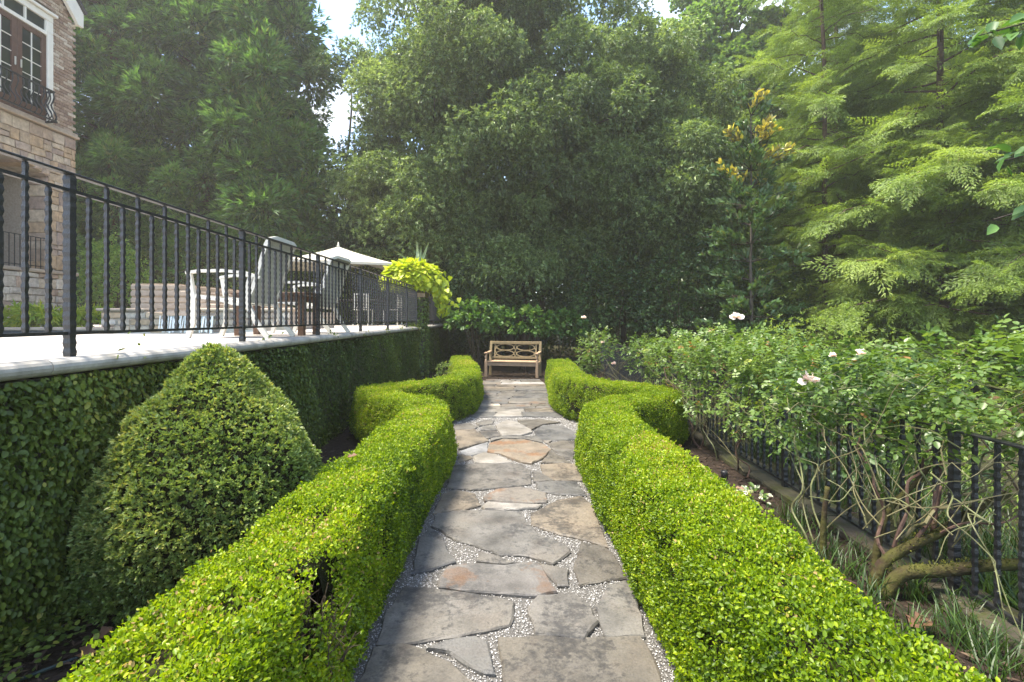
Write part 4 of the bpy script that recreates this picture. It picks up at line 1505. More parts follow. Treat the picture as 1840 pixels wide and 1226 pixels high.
for leaf in range(2):
    y0 = 9.955 + leaf * .668
    y1 = y0 + .66
    f = MB()
    f.box((HX - .04, y0, door_z0), (HX + .005, y0 + .11, door_z1), .004)
    f.box((HX - .04, y1 - .11, door_z0), (HX + .005, y1, door_z1), .004)
    f.box((HX - .04, y0 + .112, door_z0), (HX + .003, y1 - .112, door_z0 + .22), .004)
    f.box((HX - .04, y0 + .112, door_z1 - .11), (HX + .003, y1 - .112, door_z1), .004)
    d = hpart(f, 'door', 'doorwood')
    gz0, gz1 = door_z0 + .222, door_z1 - .112
    for r_ in range(5):
        for c_ in range(2):
            a0 = y0 + .112 + c_ * .22
            b0 = gz0 + (gz1 - gz0) * r_ / 5
            o = MB().box((HX - .035, a0 + .008, b0 + .008), (HX - .02, a0 + .208, b0 + (gz1 - gz0) / 5 - .008)).build('pane', M['glass'])
            keep(o, d); o.matrix_parent_inverse = parent_inv(house)
            keep(o, d); o.matrix_parent_inverse = (d.matrix_parent_inverse.copy()).inverted() @ d.matrix_parent_inverse
    g_ = MB()
    for r_ in range(1, 5):
        b0 = gz0 + (gz1 - gz0) * r_ / 5
        g_.box((HX - .038, y0 + .112, b0 - .008), (HX - .004, y1 - .112, b0 + .008))
    g_.box((HX - .036, y0 + .32, gz0), (HX - .006, y0 + .34, gz1))
    o = g_.build('glazing_bar', M['white'])
    o.parent = d
    hl = MB().bar((HX + .03, y0 + (.06 if leaf else .60), 6.95), (HX + .03, y0 + (.06 if leaf else .60), 7.12), .02, .02, (1, 0, 0))
    o = hl.build('handle', M['whitemetal'])
    o.parent = d
# bellied balcony
bal = thing('balcony_railing', 'black iron juliet balcony with bellied bars under the french doors', 'railing', (HX, 10.4, 5.96))
def bpart(mb, nm):
    return keep(mb.build(nm, M['iron']), bal)
BX = HX + .30
bpart(MB().bar((BX - .06, 9.3, 6.66), (BX - .06, 11.22, 6.66), .045, .028).bar((HX, 11.22, 6.66), (BX - .06, 11.22, 6.66), .045, .028), 'top_rail')
bpart(MB().bar((BX, 9.3, 5.99), (BX, 11.22, 5.99), .04, .026).bar((HX + .05, 11.22, 5.99), (BX, 11.22, 5.99), .04, .026), 'bottom_rail')
def belly(x0, y0, nx, ny):
    pr = [(0, .66), (.012, .60), (.022, .53), (.0, .45), (-.045, .36), (-.02, .27), (.055, .18), (.085, .10), (.06, .04), (0, .0)]
    return MB().tube([(x0 + nx * o, y0 + ny * o, 6.0 + z) for o, z in pr], .012, 6)
for i in range(17):
    bpart(belly(BX - .06, 9.35 + i * .115, 1, 0), 'baluster')
for i in range(3):
    bpart(belly(HX + .06 + i * .08, 11.22, 0, 1), 'baluster')
# porch inside the arch
hpart(MB().box((HX - 1.9, 9.2, 2.6), (HX - 1.85, 11.6, 5.3)), 'porch_wall', 'room')
for i in range(2):
    w = hpart(MB().box((HX - 1.85, 9.45 + i * .95, 2.75), (HX - 1.82, 10.3 + i * .95, 4.6)), 'porch_window', 'glass')
    fr = MB()
    for zz in (2.75, 3.65, 4.15, 4.6):
        fr.box((HX - 1.819, 9.45 + i * .95, zz - .02), (HX - 1.79, 10.3 + i * .95, zz + .02))
    for yy in (9.45, 9.87, 10.3):
        fr.box((HX - 1.818, yy + i * .95 - .02, 2.75), (HX - 1.795, yy + i * .95 + .02, 4.6))
    o = fr.build('frame', M['doorwood']); o.parent = w
pr = thing('porch_railing', 'thin black iron railing on the porch sill below the stone arch', 'railing', (HX - .1, 10.4, 2.69))
keep(MB().bar((HX - .08, 9.3, 3.40), (HX - .08, 11.42, 3.40), .02, .014).build('top_rail', M['iron']), pr)
keep(MB().bar((HX - .08, 9.3, 2.76), (HX - .08, 11.42, 2.76), .02, .014).build('bottom_rail', M['iron']), pr)
for i in range(18):
    keep(MB().bar((HX - .08, 9.35 + i * .118, 2.69), (HX - .08, 9.35 + i * .118, 3.4), .012, .012, (1, 0, 0)).build('baluster', M['iron']), pr)

# ------------------------------------------------------------------ spa with cascade behind the pool
spa = thing('stone_spa', 'raised stone spa with a water spillway beside the pool', 'spa', (-6, 8.9, 1.39))
def sp(mb, nm, mat): return keep(mb.build(nm, M[mat]), spa)
sp(MB().box((-7.25, 8.84, 1.2), (-3.9, 11.0, 1.72)), 'core', 'mortar')
def spa_stone(x0, x1, z0, z1):
    j = lambda: random.uniform(-.008, .008)
    y = 8.84 - random.uniform(.02, .05)
    vs = [(x0 + j(), 8.85, z0), (x1 + j(), 8.85, z0), (x1 + j(), 8.85, z1), (x0 + j(), 8.85, z1), (x0 + .012, y, z0 + .012), (x1 - .012, y, z0 + .012), (x1 - .012, y, z1 - .012), (x0 + .012, y, z1 - .012)]
    sp(MB().add(vs, [(4, 5, 6, 7), (0, 1, 5, 4), (1, 2, 6, 5), (2, 3, 7, 6), (3, 0, 4, 7)]), 'stone', 'palestone' if random.random() < .35 else 'stone')
z = 1.33
for h in (.14, .12, .12):
    x = -7.24
    while x < -3.95:
        w = random.uniform(.18, .42)
        if not (-6.15 < x + w / 2 < -5.2 and z > 1.40):
            spa_stone(x + .006, min(x + w, -3.9) - .006, z + .005, z + h - .005)
        x += w
    z += h
x = -7.30
for i in range(4):
    x1 = x + .86
    if i != 1:
        sp(MB().box((x + .003, 8.76, 1.725), (x1 - .003, 9.1, 1.775), .015), 'coping_stone', 'tan')
    x = x1
fl = MB()
for i in range(26):
    x = -6.12 + i * .036
    zb = 1.33 + random.uniform(0, .06)
    fl.bar((x, 8.74 - random.uniform(0, .03), 1.64), (x + random.uniform(-.01, .01), 8.70 - random.uniform(0, .04), zb), random.uniform(.012, .032), .006, (0, 1, 0))
sp(fl, 'waterfall', 'fall')
sp(MB().box((-6.15, 8.72, 1.635), (-5.18, 8.9, 1.65)), 'spillway', 'tan')
st = thing('stone_steps', 'tan stone steps climbing behind the spa beside the round shrub', 'steps', (-6, 11, 1.39))
for i in range(7):
    keep(MB().box((-7.4, 9.7, 1.40 + i * .125), (-4.9 - i * .26, 13.2, 1.40 + i * .125 + .10), .014).build('tread', M['tan']), st)
    keep(MB().box((-7.38, 9.72, 1.40 + i * .125 + .1005), (-4.98 - i * .26, 13.18, 1.40 + (i + 1) * .125 - .0005)).build('riser', M['stone']), st)

# ------------------------------------------------------------------ terrace furniture
def make_chair():
    root = thing('lounge_chair', 'cream sling armchair nearest along the railing, beside the wooden table', 'chair', (-2.95, 5.5, 1.39), 0, 'sling armchairs on the terrace')
    wm = M['whitemetal']
    for sy in (-.30, .30):
        MB().strip([(-.42, sy, 0), (-.36, sy, .16), (-.355, sy, .40), (-.40, sy, .67)], .035, .05, (0, 1, 0)).build('front_leg', wm, root)
        MB().strip([(.42, sy, 0), (.30, sy, .16), (.20, sy, .36), (.20, sy, .52), (.25, sy, .66)], .035, .05, (0, 1, 0)).build('rear_leg', wm, root)
        MB().strip([(-.43, sy, .68), (-.30, sy, .70), (-.05, sy, .705), (.18, sy, .68), (.34, sy, .63)], .05, .03, (0, 1, 0)).build('armrest', wm, root)
        MB().strip([(-.36, sy, .44), (-.1, sy, .41), (.08, sy, .36), (.18, sy, .36), (.26, sy, .52), (.34, sy, .78), (.40, sy, .98), (.43, sy, 1.04)], .03, .04, (0, 1, 0)).build('side_frame', wm, root)
    MB().strip([(.435, -.30, 1.03), (.45, -.2, 1.055), (.45, .2, 1.055), (.435, .30, 1.03)], .04, .04, (1, 0, 0)).build('head_bar', wm, root)
    MB().bar((-.36, -.30, .44), (-.36, .30, .44), .04, .04).build('front_bar', wm, root)
    MB().strip([(-.34, 0, .435), (-.1, 0, .40), (.08, 0, .355), (.17, 0, .36)], .56, .012, (0, 1, 0)).build('seat', M['sling'], root)
    MB().strip([(.185, 0, .37), (.26, 0, .54), (.34, 0, .80), (.40, 0, .99), (.43, 0, 1.035)], .56, .012, (0, 1, 0)).build('backrest', M['sling'], root)
    return root
ch1 = make_chair()
ch2 = copy_tree(ch1)
ch2.location = (-2.86, 7.15, 1.39); ch2.rotation_euler = (0, 0, R(-4))
ch2['label'] = 'second cream sling armchair along the railing, in front of the white umbrella'
tb = thing('side_table', 'brown wooden side table between the two sling armchairs', 'table', (-2.9, 6.22, 1.39))
for sx in (-.38, .38):
    for sy in (-.22, .22):
        MB().box((sx - .035, sy - .035, 0), (sx + .035, sy + .035, .46), .004).build('leg', M['brownwood'], tb)
for i in range(5):
    MB().box((-.45, -.27 + i * .11, .49), (.45, -.27 + i * .11 + .1, .52), .003).build('plank', M['brownwood'], tb)
MB().box((-.40, -.24, .42), (.40, -.2, .485)).box((-.40, .2, .42), (.40, .24, .485)).build('apron', M['brownwood'], tb)
tp = thing('flower_pot', 'small terracotta pot standing on the wooden side table', 'pot', (-3.05, 6.2, 1.91))
MB().lathe((0, 0, 0), [(.055, 0), (.08, .12), (.09, .12), (.09, .15), (.075, .15), (.07, .12)], 14).build('pot_body', M['terracotta'], tp, True)
fo = Foliage(); P = np.tile([-3.05, 6.2, 2.05], (30, 1)) + rng.normal(0, .02, (30, 3))
fo.tuft(P, np.tile([0, 0, 1.0], (30, 1)), 4, .8, 0, .09, LEAF, .5); fo.build('foliage', M['bigleaf'], tp)

# umbrella
um = thing('patio_umbrella', 'large square cream patio umbrella open over a dark dining table', 'umbrella', (-5.55, 16, 1.39), R(22))
hw = 1.50
top, edge = 2.5, 1.88
cv = [(0, 0, top)] + [(sx * hw, sy * hw, edge) for sx, sy in ((-1, -1), (1, -1), (1, 1), (-1, 1))]
cn = MB()
for i in range(4):
    a, bq = Vector(cv[1 + i]), Vector(cv[1 + (i + 1) % 4])
    mid = (a + bq) / 2 + Vector((0, 0, -.01))
    ap = Vector(cv[0])
    for s0, s1 in ((a, mid), (mid, bq)):
        k = 5
        vs, fs = [], []
        for r_ in range(k + 1):
            t_ = r_ / k
            p, q = ap.lerp(s0, t_), ap.lerp(s1, t_)
            sag = -.05 * math.sin(math.pi * t_)
            for c_ in range(3):
                u = p.lerp(q, c_ / 2)
                vs.append((u.x, u.y, u.z + sag * (1 if c_ == 1 else .7)))
        for r_ in range(k):
            for c_ in range(2):
                fs.append((r_ * 3 + c_, r_ * 3 + c_ + 1, r_ * 3 + c_ + 4, r_ * 3 + c_ + 3))
        cn.add(vs, fs)
cn.build('canopy', M['canvas'], um, True)
cn2 = MB()
for i in range(4):
    a, bq = Vector(cv[1 + i]), Vector(cv[1 + (i + 1) % 4])
    cn2.add([a, bq, bq - Vector((0, 0, .07)), a - Vector((0, 0, .07))], [(0, 1, 2, 3)])
    cn.add([], [])
cn2.build('valance', M['canvas'], um)
MB().tube([(0, 0, 0), (0, 0, 2.62)], .024, 10).build('pole', M['whitemetal'], um, True)
MB().lathe((0, 0, 2.48), [(.05, 0), (.05, .04), (.02, .1), (.012, .16)], 10).build('finial', M['whitemetal'], um, True)
for i in range(8):
    a = math.pi / 4 * i + math.pi / 4
    rr = hw * (math.sqrt(2) if i % 2 == 0 else 1.0)
    MB().tube([(0, 0, 2.46), (rr * math.cos(a) * .98, rr * math.sin(a) * .98, edge - .02 + .0)], .010, 5).build('rib', M['whitemetal'], um)
MB().lathe((0, 0, 0), [(.28, 0), (.28, .06), (.05, .08), (.05, .3)], 16).build('base', M['darkwicker'], um)
dt = thing('dining_table', 'dark dining table under the cream patio umbrella', 'table', (-4.6, 14.6, 1.39))
MB().box((-.9, -.5, .70), (.9, .5, .74), .01).build('table_top', M['darkwicker'], dt)
for sx in (-.8, .8):
    for sy in (-.42, .42):
        MB().box((sx - .03, sy - .03, 0), (sx + .03, sy + .03, .699)).build('leg', M['darkwicker'], dt)
def dchair(loc, rz, label):
    root = thing('dining_chair', label, 'chair', loc, rz, 'white dining chairs under the umbrella')
    for sx in (-.2, .2):
        for sy in (-.2, .2):
            MB().box((sx - .016, sy - .016, 0), (sx + .016, sy + .016, .43 if sy < 0 else .88)).build('leg', M['whitemetal'], root)
    MB().box((-.22, -.22, .431), (.22, .22, .455), .006).build('seat', M['whitemetal'], root)
    for i in range(5):
        MB().box((-.17 + i * .08, .19, .50), (-.15 + i * .08, .21, .84)).build('slat', M['whitemetal'], root)
    MB().box((-.18, .188, .84), (.18, .212, .88)).box((-.18, .188, .48), (.18, .212, .50)).build('back_rail', M['whitemetal'], root)
dchair((-4.1, 13.75, 1.39), R(180), 'white slatted dining chair nearest the umbrella pole, this side of the table')
dchair((-3.45, 14.5, 1.39), R(-95), 'white slatted dining chair at the end of the dark table')

# ------------------------------------------------------------------ pier with planter
pier = thing('stone_pier', 'ivy-clad pier with a pale stone cap between the two railings', 'pier', (-2.48, 13.1, 0))
MB().box((-.19, -.21, 0), (.19, .21, 2.14)).build('shaft', M['wall'], pier)
MB().box((-.25, -.27, 2.14), (.25, .27, 2.255), .012).build('cap_stone', M['tan'], pier)
iv = thing('ivy', 'small-leaved ivy wrapping the pier below its stone cap', 'vine', (-2.48, 13.1, 0))
fo = Foliage()
n = 3200
side = rng.integers(0, 3, n)
u = rng.uniform(-.24, .24, n); z = rng.uniform(0, 2.12, n)
P = np.zeros((n, 3)); N = np.zeros((n, 3))
P[side == 0] = np.stack([u, np.full(n, -.23), z], 1)[side == 0]; N[side == 0] = (0, -1, .4)
P[side == 1] = np.stack([np.full(n, .21), u, z], 1)[side == 1]; N[side == 1] = (1, 0, .4)
P[side == 2] = np.stack([np.full(n, -.21), u, z], 1)[side == 2]; N[side == 2] = (-1, 0, .4)
P += np.array([-2.48, 13.1, 0]) + N * rng.uniform(0, .07, n)[:, None]
A = rdir(n) * .6 + N * .3; A[:, 2] -= .6
fo.add(P, A, N + rdir(n) * .4, rng.uniform(.04, .075, n), LEAF6, np.clip(rng.normal(.42, .2, n), 0, 1))
fo.build('foliage', M['box'], iv)
urn = thing('planter', 'aged round planter standing on the cap of the ivy pier', 'planter', (-2.48, 13.1, 2.256))
MB().lathe((0, 0, 0), [(.15, 0), (.16, .02), (.19, .2), (.22, .33), (.24, .34), (.24, .38), (.20, .38), (.19, .33)], 20).build('pot_body', M['pot'], urn, True)
sv = thing('sweet_potato_vine', 'chartreuse sweet potato vine spilling from the planter on the pier', 'plant', (-2.38, 13.1, 2.6))
fo = Foliage()
c = np.array([-2.62, 13.05, 2.62])
n = 2000
d = rdir(n)
d[:, 2] = np.abs(d[:, 2]) * 1.3 - .62
d = unit(d)
P = c + d * np.array([.72, .62, .46]) * rng.uniform(.78, 1.03, n)[:, None]
A = d * .7 + rdir(n) * .4; A[:, 2] -= .45
fo.add(P, A, d + np.array([0, -.2, .7]) + rdir(n) * .35, rng.uniform(.11, .19, n), HEART, np.clip(rng.normal(.6, .2, n), 0, 1))
n = 380
tt = rng.uniform(0, 1, n)
P = np.stack([-2.06 + tt * .28 + rng.normal(0, .12, n), 13.15 + rng.normal(0, .28, n), 2.62 - tt * tt * .75 + rng.normal(0, .13, n)], 1)
A = rdir(n) * .6; A[:, 2] -= .7
fo.add(P, A, np.array([.1, -.5, .6]) + rdir(n) * .4, rng.uniform(.10, .17, n), HEART, np.clip(rng.normal(.5, .2, n), 0, 1))
fo.build('foliage', M['lime'], sv)
cb = MB(); cb.lathe((-2.58, 13.08, 2.52), [(.05, -.1), (.45, 0), (.5, .2), (.3, .38), (.05, .42)], 12)
keep(cb.build('stems', M['core']), sv)  # solid dark core added inside the mound in place of stems
ag = thing('agave', 'grey-green spiky agave rising from the chartreuse vine in the planter', 'plant', (-2.4, 13.1, 2.9))
for i, (dx, dz, L_, lean) in enumerate([(-.62, .62, 1.0, .1), (-.05, 1.0, .75, .0), (.12, 1.0, .60, -.1), (.32, .95, .85, .1), (-.35, .55, .55, .6), (.75, .45, .8, .2), (.85, .25, .75, .3), (.5, .7, .5, .2), (-.2, .9, .45, 0)]):
    pts = []
    for k in range(7):
        s_ = k / 6 * L_
        pts.append((-2.45 + dx * s_, 13.1 + random.uniform(-.02, .02) + .05 * i * .2, 2.86 + dz * s_ - lean * s_ * s_))
    f2 = Foliage()
    vs, fs = [], []
    for k, p in enumerate(pts):
        w = .055 * (1 - (k / 6) ** 1.6) + .004
        vs += [(p[0] - w, p[1], p[2] + .0), (p[0], p[1] + .02, p[2] - .015), (p[0] + w, p[1], p[2])]
    for k in range(6):
        for q in range(2):
            fs.append((k * 3 + q, k * 3 + q + 1, k * 3 + q + 4, k * 3 + q + 3))
    me = MB().add(vs, fs).mesh('leaf', M['agave'])
    a_ = me.attributes.new('tint', 'FLOAT', 'POINT')
    a_.data.foreach_set('value', np.full(len(vs), random.uniform(.2, .9), np.float32))
    keep(link_mesh('leaf', me), ag)

# ------------------------------------------------------------------ bench
bench = thing('garden_bench', 'weathered teak garden bench with interlaced oval back at the path end', 'bench', (.03, 13.62, .02), R(-13))
BW = .70
for sx in (-BW, BW):
    lg = MB().box((sx - .035, -.26, 0), (sx + .035, -.19, .42), .004)
    lg.lathe((sx, -.225, .421), [(.034, 0), (.034, .03), (.022, .05), (.034, .10), (.026, .16), (.034, .18), (.034, .20)], 12)
    lg.build('front_leg', M['teak'], bench)
    MB().add([(sx - .033, .19, 0), (sx + .033, .19, 0), (sx + .033, .26, 0), (sx - .033, .26, 0), (sx - .033, .20, .42), (sx + .033, .20, .42), (sx + .033, .27, .42), (sx - .033, .27, .42), (sx - .033, .30, .94), (sx + .033, .30, .94), (sx + .033, .35, .94), (sx - .033, .35, .94)],
             [(3, 2, 1, 0), (0, 1, 5, 4), (1, 2, 6, 5), (2, 3, 7, 6), (3, 0, 4, 7), (4, 5, 9, 8), (5, 6, 10, 9), (6, 7, 11, 10), (7, 4, 8, 11), (8, 9, 10, 11)]).build('rear_leg', M['teakback'], bench)
    MB().strip([(sx, -.30, .635), (sx, -.2, .645), (sx, 0, .64), (sx, .24, .66)], .075, .03, (1, 0, 0)).build('armrest', M['teak'], bench)
    MB().box((sx - .02, -.19, .33), (sx + .02, .20, .40)).build('side_rail', M['teak'], bench)
MB().box((-BW + .036, -.25, .30), (BW - .036, -.205, .40), .004).build('seat_rail', M['teak'], bench)
for i in range(6):
    MB().box((-BW + .04, -.27 + i * .078, .402), (BW - .04, -.27 + i * .078 + .066, .424), .003).build('slat', M['teak'], bench)
def by(z): return .235 + (z - .42) * (.10 / .52)
def bk(pts, w=.032, nm='lattice_bar', mat='teakback'):
    return MB().strip([(x_, by(z_), z_) for x_, z_ in pts], .028, w, (0, 1, .0)).build(nm, M[mat], bench)
MB().box((-BW + .034, .28, .86), (BW - .034, .325, .935), .005).build('top_rail', M['teakback'], bench)
MB().box((-BW + .034, .235, .455), (BW - .034, .28, .515), .005).build('back_rail', M['teakback'], bench)
for sx in (-1, 1):
    bk([(sx * (BW - .115), .516), (sx * (BW - .115), .859)], .03, 'back_stile')
zc = [.60, .772]
for cx_ in (-.29, .29):
    for z_ in zc:
        bk([(cx_ + .25 * math.cos(a), z_ + .083 * math.sin(a)) for a in np.linspace(0, 2 * math.pi, 25)], .026)
for z_ in zc:
    bk([(-.04, z_), (0, z_ + .083), (.04, z_), (0, z_ - .083), (-.04, z_)], .026)
    for sx in (-1, 1):
        bk([(sx * .585, z_ + .085), (sx * .535, z_), (sx * .585, z_ - .085)], .024)

# ------------------------------------------------------------------ shrubs and plants round the garden
def leafy_shrub(name, label, c, rad, n, size, mat, tmpl=LEAF6, cat='shrub', k=6, droop=.25, tone=.5, base=None, stems=6, zmin=-.3, wood='twig'):
    base = base or (c[0], c[1], 0)
    root = thing(name, label, cat, base)
    c = np.array(c, float); rad = np.array(rad, float)
    d = rdir(n)
    d = d[d[:, 2] > zmin]
    n = len(d)
    q = d * (1 + .16 * noise3(d, 3.3) + .10 * noise3(d, 8))[:, None] * rng.uniform(.45, 1.05, n)[:, None] ** .6
    P = c + q * rad
    A = d + rdir(n) * .4
    fo = Foliage()
    fo.tuft(P, A, k, .8, droop, size, tmpl, np.clip(tone + .15 * noise3(P, 1.6) + rng.normal(0, .17, n), 0, 1), .5)
    fo.build('foliage', M[mat], root)
    st = MB()
    for i in range(stems):
        e = c + rdir(1)[0] * rad * .6
        b0 = np.array([base[0] + random.uniform(-.15, .15) * rad[0], base[1] + random.uniform(-.15, .15) * rad[1], base[2]])
        m_ = (b0 + e) / 2 + rng.normal(0, .06, 3)
        st.tube([tuple(b0), tuple(m_), tuple(e)], [.02 * max(.5, rad[2]), .014 * max(.5, rad[2]), .006], 5)
    keep(st.build('stems', M[wood], kind='stuff'), root)
    return root


# big-leaved shrubs behind the bench
leafy_shrub('hydrangea', 'broad-leaved shrub arching over the back of the teak bench', (.3, 14.9, 1.35), (1.2, .6, .55), 330, .15, 'bigleaf', t_leaf6(.52), k=6, tone=.55)
leafy_shrub('hydrangea', 'broad-leaved shrub between the ivy pier and the bench', (-1.05, 14.9, 1.5), (.85, .6, .62), 260, .15, 'bigleaf', t_leaf6(.52), k=6, tone=.5)
leafy_shrub('hydrangea', 'darker broad-leaved shrub right of the bench back', (1.55, 15.1, 1.25), (.75, .5, .5), 300, .14, 'bigleaf', t_leaf6(.58), k=6, tone=.3)
leafy_shrub('evergreen_shrub', 'dark evergreen shrub rising behind the planter', (-1.2, 16.6, 2.0), (1.3, .8, 1.9), 1400, .10, 'dark', LEAF6, k=6, tone=.75)
leafy_shrub('evergreen_shrub', 'dark evergreen shrub behind the bench in the deep shade', (.6, 17.2, 1.4), (1.6, .8, 1.5), 1200, .10, 'dark', LEAF6, k=6, tone=.5)
leafy_shrub('evergreen_shrub', 'dark glossy shrub beyond the far end of the rose row', (3.2, 16.2, 1.7), (1.5, 1.0, 1.8), 1500, .10, 'dark', LEAF6, k=6, tone=.6)
leafy_shrub('evergreen_shrub', 'dark glossy shrub at the foot of the young magnolia', (5.4, 15.6, 1.8), (1.6, 1.1, 2.0), 1700, .11, 'dark', LEAF6, k=6, tone=.6)
leafy_shrub('evergreen_shrub', 'dark shrub between the magnolia and the cypress trunks', (7.9, 16.2, 1.6), (1.7, 1.1, 2.0), 1500, .11, 'dark', LEAF6, k=6, tone=.7)
leafy_shrub('small_conifer', 'little feathery green plant behind the far hedge at the wall', (-1.35, 10.9, .42), (.32, .3, .22), 260, .05, 'box', THIN, k=8, tone=.6)
leafy_shrub('round_shrub', 'tall rounded shrub with yellow-green leaves beside the stone steps', (-8.9, 11.2, 2.25), (.68, .65, 1.05), 2000, .055, 'maple', LEAF6, k=5, tone=.75, base=(-8.9, 11.2, 1.39))
for i, (x_, y_, lb) in enumerate([(-8.6, 9.2, 'yellow-green fern clump at the foot of the pale stone wall, nearest the pool'), (-9.3, 9.7, 'yellow-green fern clump against the pale stone wall under the porch'), (-8.3, 9.9, 'yellow-green fern clump beside the round shrub'), (-9.7, 10.5, 'yellow-green fern clump at the house corner')]):
    leafy_shrub('fern', lb, (x_, y_, 1.55), (.5, .4, .25), 140, .16, 'fern', THIN, k=9, tone=.6, base=(x_, y_, 1.39), stems=2, cat='fern', droop=.5)
# variegated little plants
leafy_shrub('variegated_plant', 'white-variegated ground plant beside the path light by the right hedge', (2.02, 4.25, .08), (.15, .16, .08), 45, .045, 'variegated', LEAF6, k=5, tone=.55, cat='plant', stems=2)
leafy_shrub('variegated_plant', 'white-flecked ground plant between the cone boxwood and the hedge', (-1.62, 4.35, .14), (.22, .35, .13), 130, .05, 'variegated', LEAF6, k=5, tone=.45, cat='plant', stems=2)

# tall clipped hedge behind the terrace
th = thing('tall_hedge', 'tall dark clipped hedge closing the far side of the terrace', 'hedge', (-8, 17.2, 1.39))
fo = Foliage()
n = 16000
x = rng.uniform(-15, -3.4, n); z = rng.uniform(1.4, 3.85, n)
Q = np.stack([x, np.full(n, 15.0), z], 1)
P = np.stack([x, 17.2 - .10 * noise3(Q, 3) + rng.uniform(-.02, .14, n), z], 1)
A = np.stack([rng.normal(0, .6, n), rng.uniform(-1, -.1, n), rng.normal(-.1, .6, n)], 1)
fo.add(P, A, np.stack([rng.normal(0, .4, n), np.full(n, -.8), rng.uniform(0, .9, n)], 1), rng.uniform(.06, .10, n), LEAF, np.clip(.5 + .2 * noise3(Q, 1.2) + rng.normal(0, .2, n), 0, 1))
n = 6000
P = np.stack([rng.uniform(-15, -3.4, n), rng.uniform(17.2, 18.0, n), 3.85 + rng.normal(0, .05, n)], 1)
fo.add(P, rdir(n) + [0, 0, .6], rdir(n) * .6 + [0, 0, 1], rng.uniform(.06, .1, n), LEAF, np.clip(rng.normal(.6, .2, n), 0, 1))
fo.build('foliage', M['box'], th)
keep(MB().box((-15, 17.35, 1.39), (-3.4, 18.0, 3.78)).build('light_block_core', M['core']), th)  # solid box added behind the leaves to block light

# ------------------------------------------------------------------ roses along the fence
def rose_bloom(root, p, s, tone=.7):
    f2 = Foliage()
    n = 26
    d = rdir(n); d[:, 2] = np.abs(d[:, 2]) * .8
    P = np.tile(p, (n, 1)) + d * s * .10
    A = d + rdir(n) * .3
    Nn = np.tile([0, -.4, 1.0], (n, 1)) + rdir(n) * .6
    f2.add(P, A, Nn, s * rng.uniform(.35, .62, n), t_leaf6(.95, .14, -.12), np.clip(rng.normal(tone, .25, n), 0, 1))
    return f2.build('bloom', M['petal'], root, kind=None)


def cane_path(a, b_, sag, k=9, wig=.03):
    a, b_ = np.array(a, float), np.array(b_, float)
    out = []
    for i in range(k):
        t = i / (k - 1)
        p = a + (b_ - a) * t
        p[2] += sag * math.sin(math.pi * t)
        if 0 < i < k - 1: p += rng.normal(0, wig, 3)
        out.append(tuple(p))
    return out


def add_cane(root, pts, r0, r1, mat='cane', thorns=True, nm='cane'):
    mb = MB()
    pts = [tuple(p) for p in smooth_path(pts, .03)]
    k = len(pts)
    mb.tube(pts, [r0 + (r1 - r0) * i / (k - 1) for i in range(k)], 6)
    if thorns:
        for i in range(k - 1):
            for q in range(1):
                t = random.random()
                p = Vector(pts[i]).lerp(Vector(pts[i + 1]), t)
                dd = Vector(rdir(1)[0])
                rr = r0 + (r1 - r0) * i / (k - 1)
                s_ = dd.orthogonal().normalized() * .0022
                mb.add([p + dd * rr * .6 + s_, p + dd * rr * .6 - s_, p + dd * (rr + .009)], [(0, 1, 2)])
    return keep(mb.build(nm, M[mat]), root)


def rose_leaves(fo, P, ax, size, tone):
    """compound leaves: five leaflets on a rachis"""
    n = len(P)
    ax = unit(ax)
    side = np.cross(ax, np.tile([0, 0, 1.0], (n, 1)) + rdir(n) * .3)
    side = unit(side)
    up = np.cross(side, ax)
    t = np.clip(tone + rng.normal(0, .13, n), 0, .96)
    t[rng.uniform(0, 1, n) > .985] = 1.0
    for (f_, sd_, sc) in ((1.15, 0, 1.0), (.75, 1, .92), (.75, -1, .92), (.3, 1, .8), (.3, -1, .8)):
        Pp = P + ax * (f_ * size * 1.25)[:, None]
        A = ax * (1.0 if sd_ == 0 else .35) + side * sd_ * .9 + rdir(n) * .25
        A[:, 2] -= .15
        fo.add(Pp, A, up + rdir(n) * .35 + np.array([0, 0, .5]), size * sc * rng.uniform(.8, 1.15, n), t_leaf6(.66, .05, .12), t)


def rose_bush(label, base, canes, cloud, n, size, blooms, tone=.5, extra=None):
    root = thing('rose_bush', label, 'rose bush', base)
    for (a, b_, sag, r0, mt) in canes:
        add_cane(root, cane_path(a, b_, sag), r0, r0 * .4, mt)
    thin = MB()
    for q in range(36):
        a, b_ = canes[rng.integers(len(canes))][:2]
        c, rad, _ = cloud[rng.integers(len(cloud))]
        st_ = np.array(a) + (np.array(b_) - np.array(a)) * rng.uniform(0, .5) + rng.normal(0, .05, 3)
        st_[2] = abs(st_[2])
        pp = smooth_path(cane_path(st_, np.array(c) + rdir(1)[0] * np.array(rad) * .9, rng.uniform(-.05, .16), 6, .035), .05)
        thin.tube(pp, list(np.linspace(.0040, .0016, len(pp))), 4)
    keep(thin.build('thin_canes', M['palecane'], kind='stuff'), root)
    fo = Foliage()
    for (c, rad, share) in cloud:
        m_ = int(n * share)
        d = rdir(m_)
        P = np.array(c) + d * np.array(rad) * rng.uniform(.35, 1.0, m_)[:, None]
        ax = d * .5 + rdir(m_) * .7
        ax[:, 2] += .15
        rose_leaves(fo, P, ax, np.full(m_, size) * rng.uniform(.75, 1.25, m_), tone + .1 * noise3(P, 3))
        # green stems that carry them
        sm = MB()
        for q in range(int(14 * share) + 3):
            i = rng.integers(m_); j = rng.integers(m_)
            sm.tube(cane_path(P[i], P[j], random.uniform(-.05, .1), 5, .02), .0035, 4)
        keep(sm.build('shoots', M['cane'], kind='stuff'), root)
    fo.build('foliage', M['rose'], root)
    for (p, s) in blooms:
        rose_bloom(root, p, s)
    return root


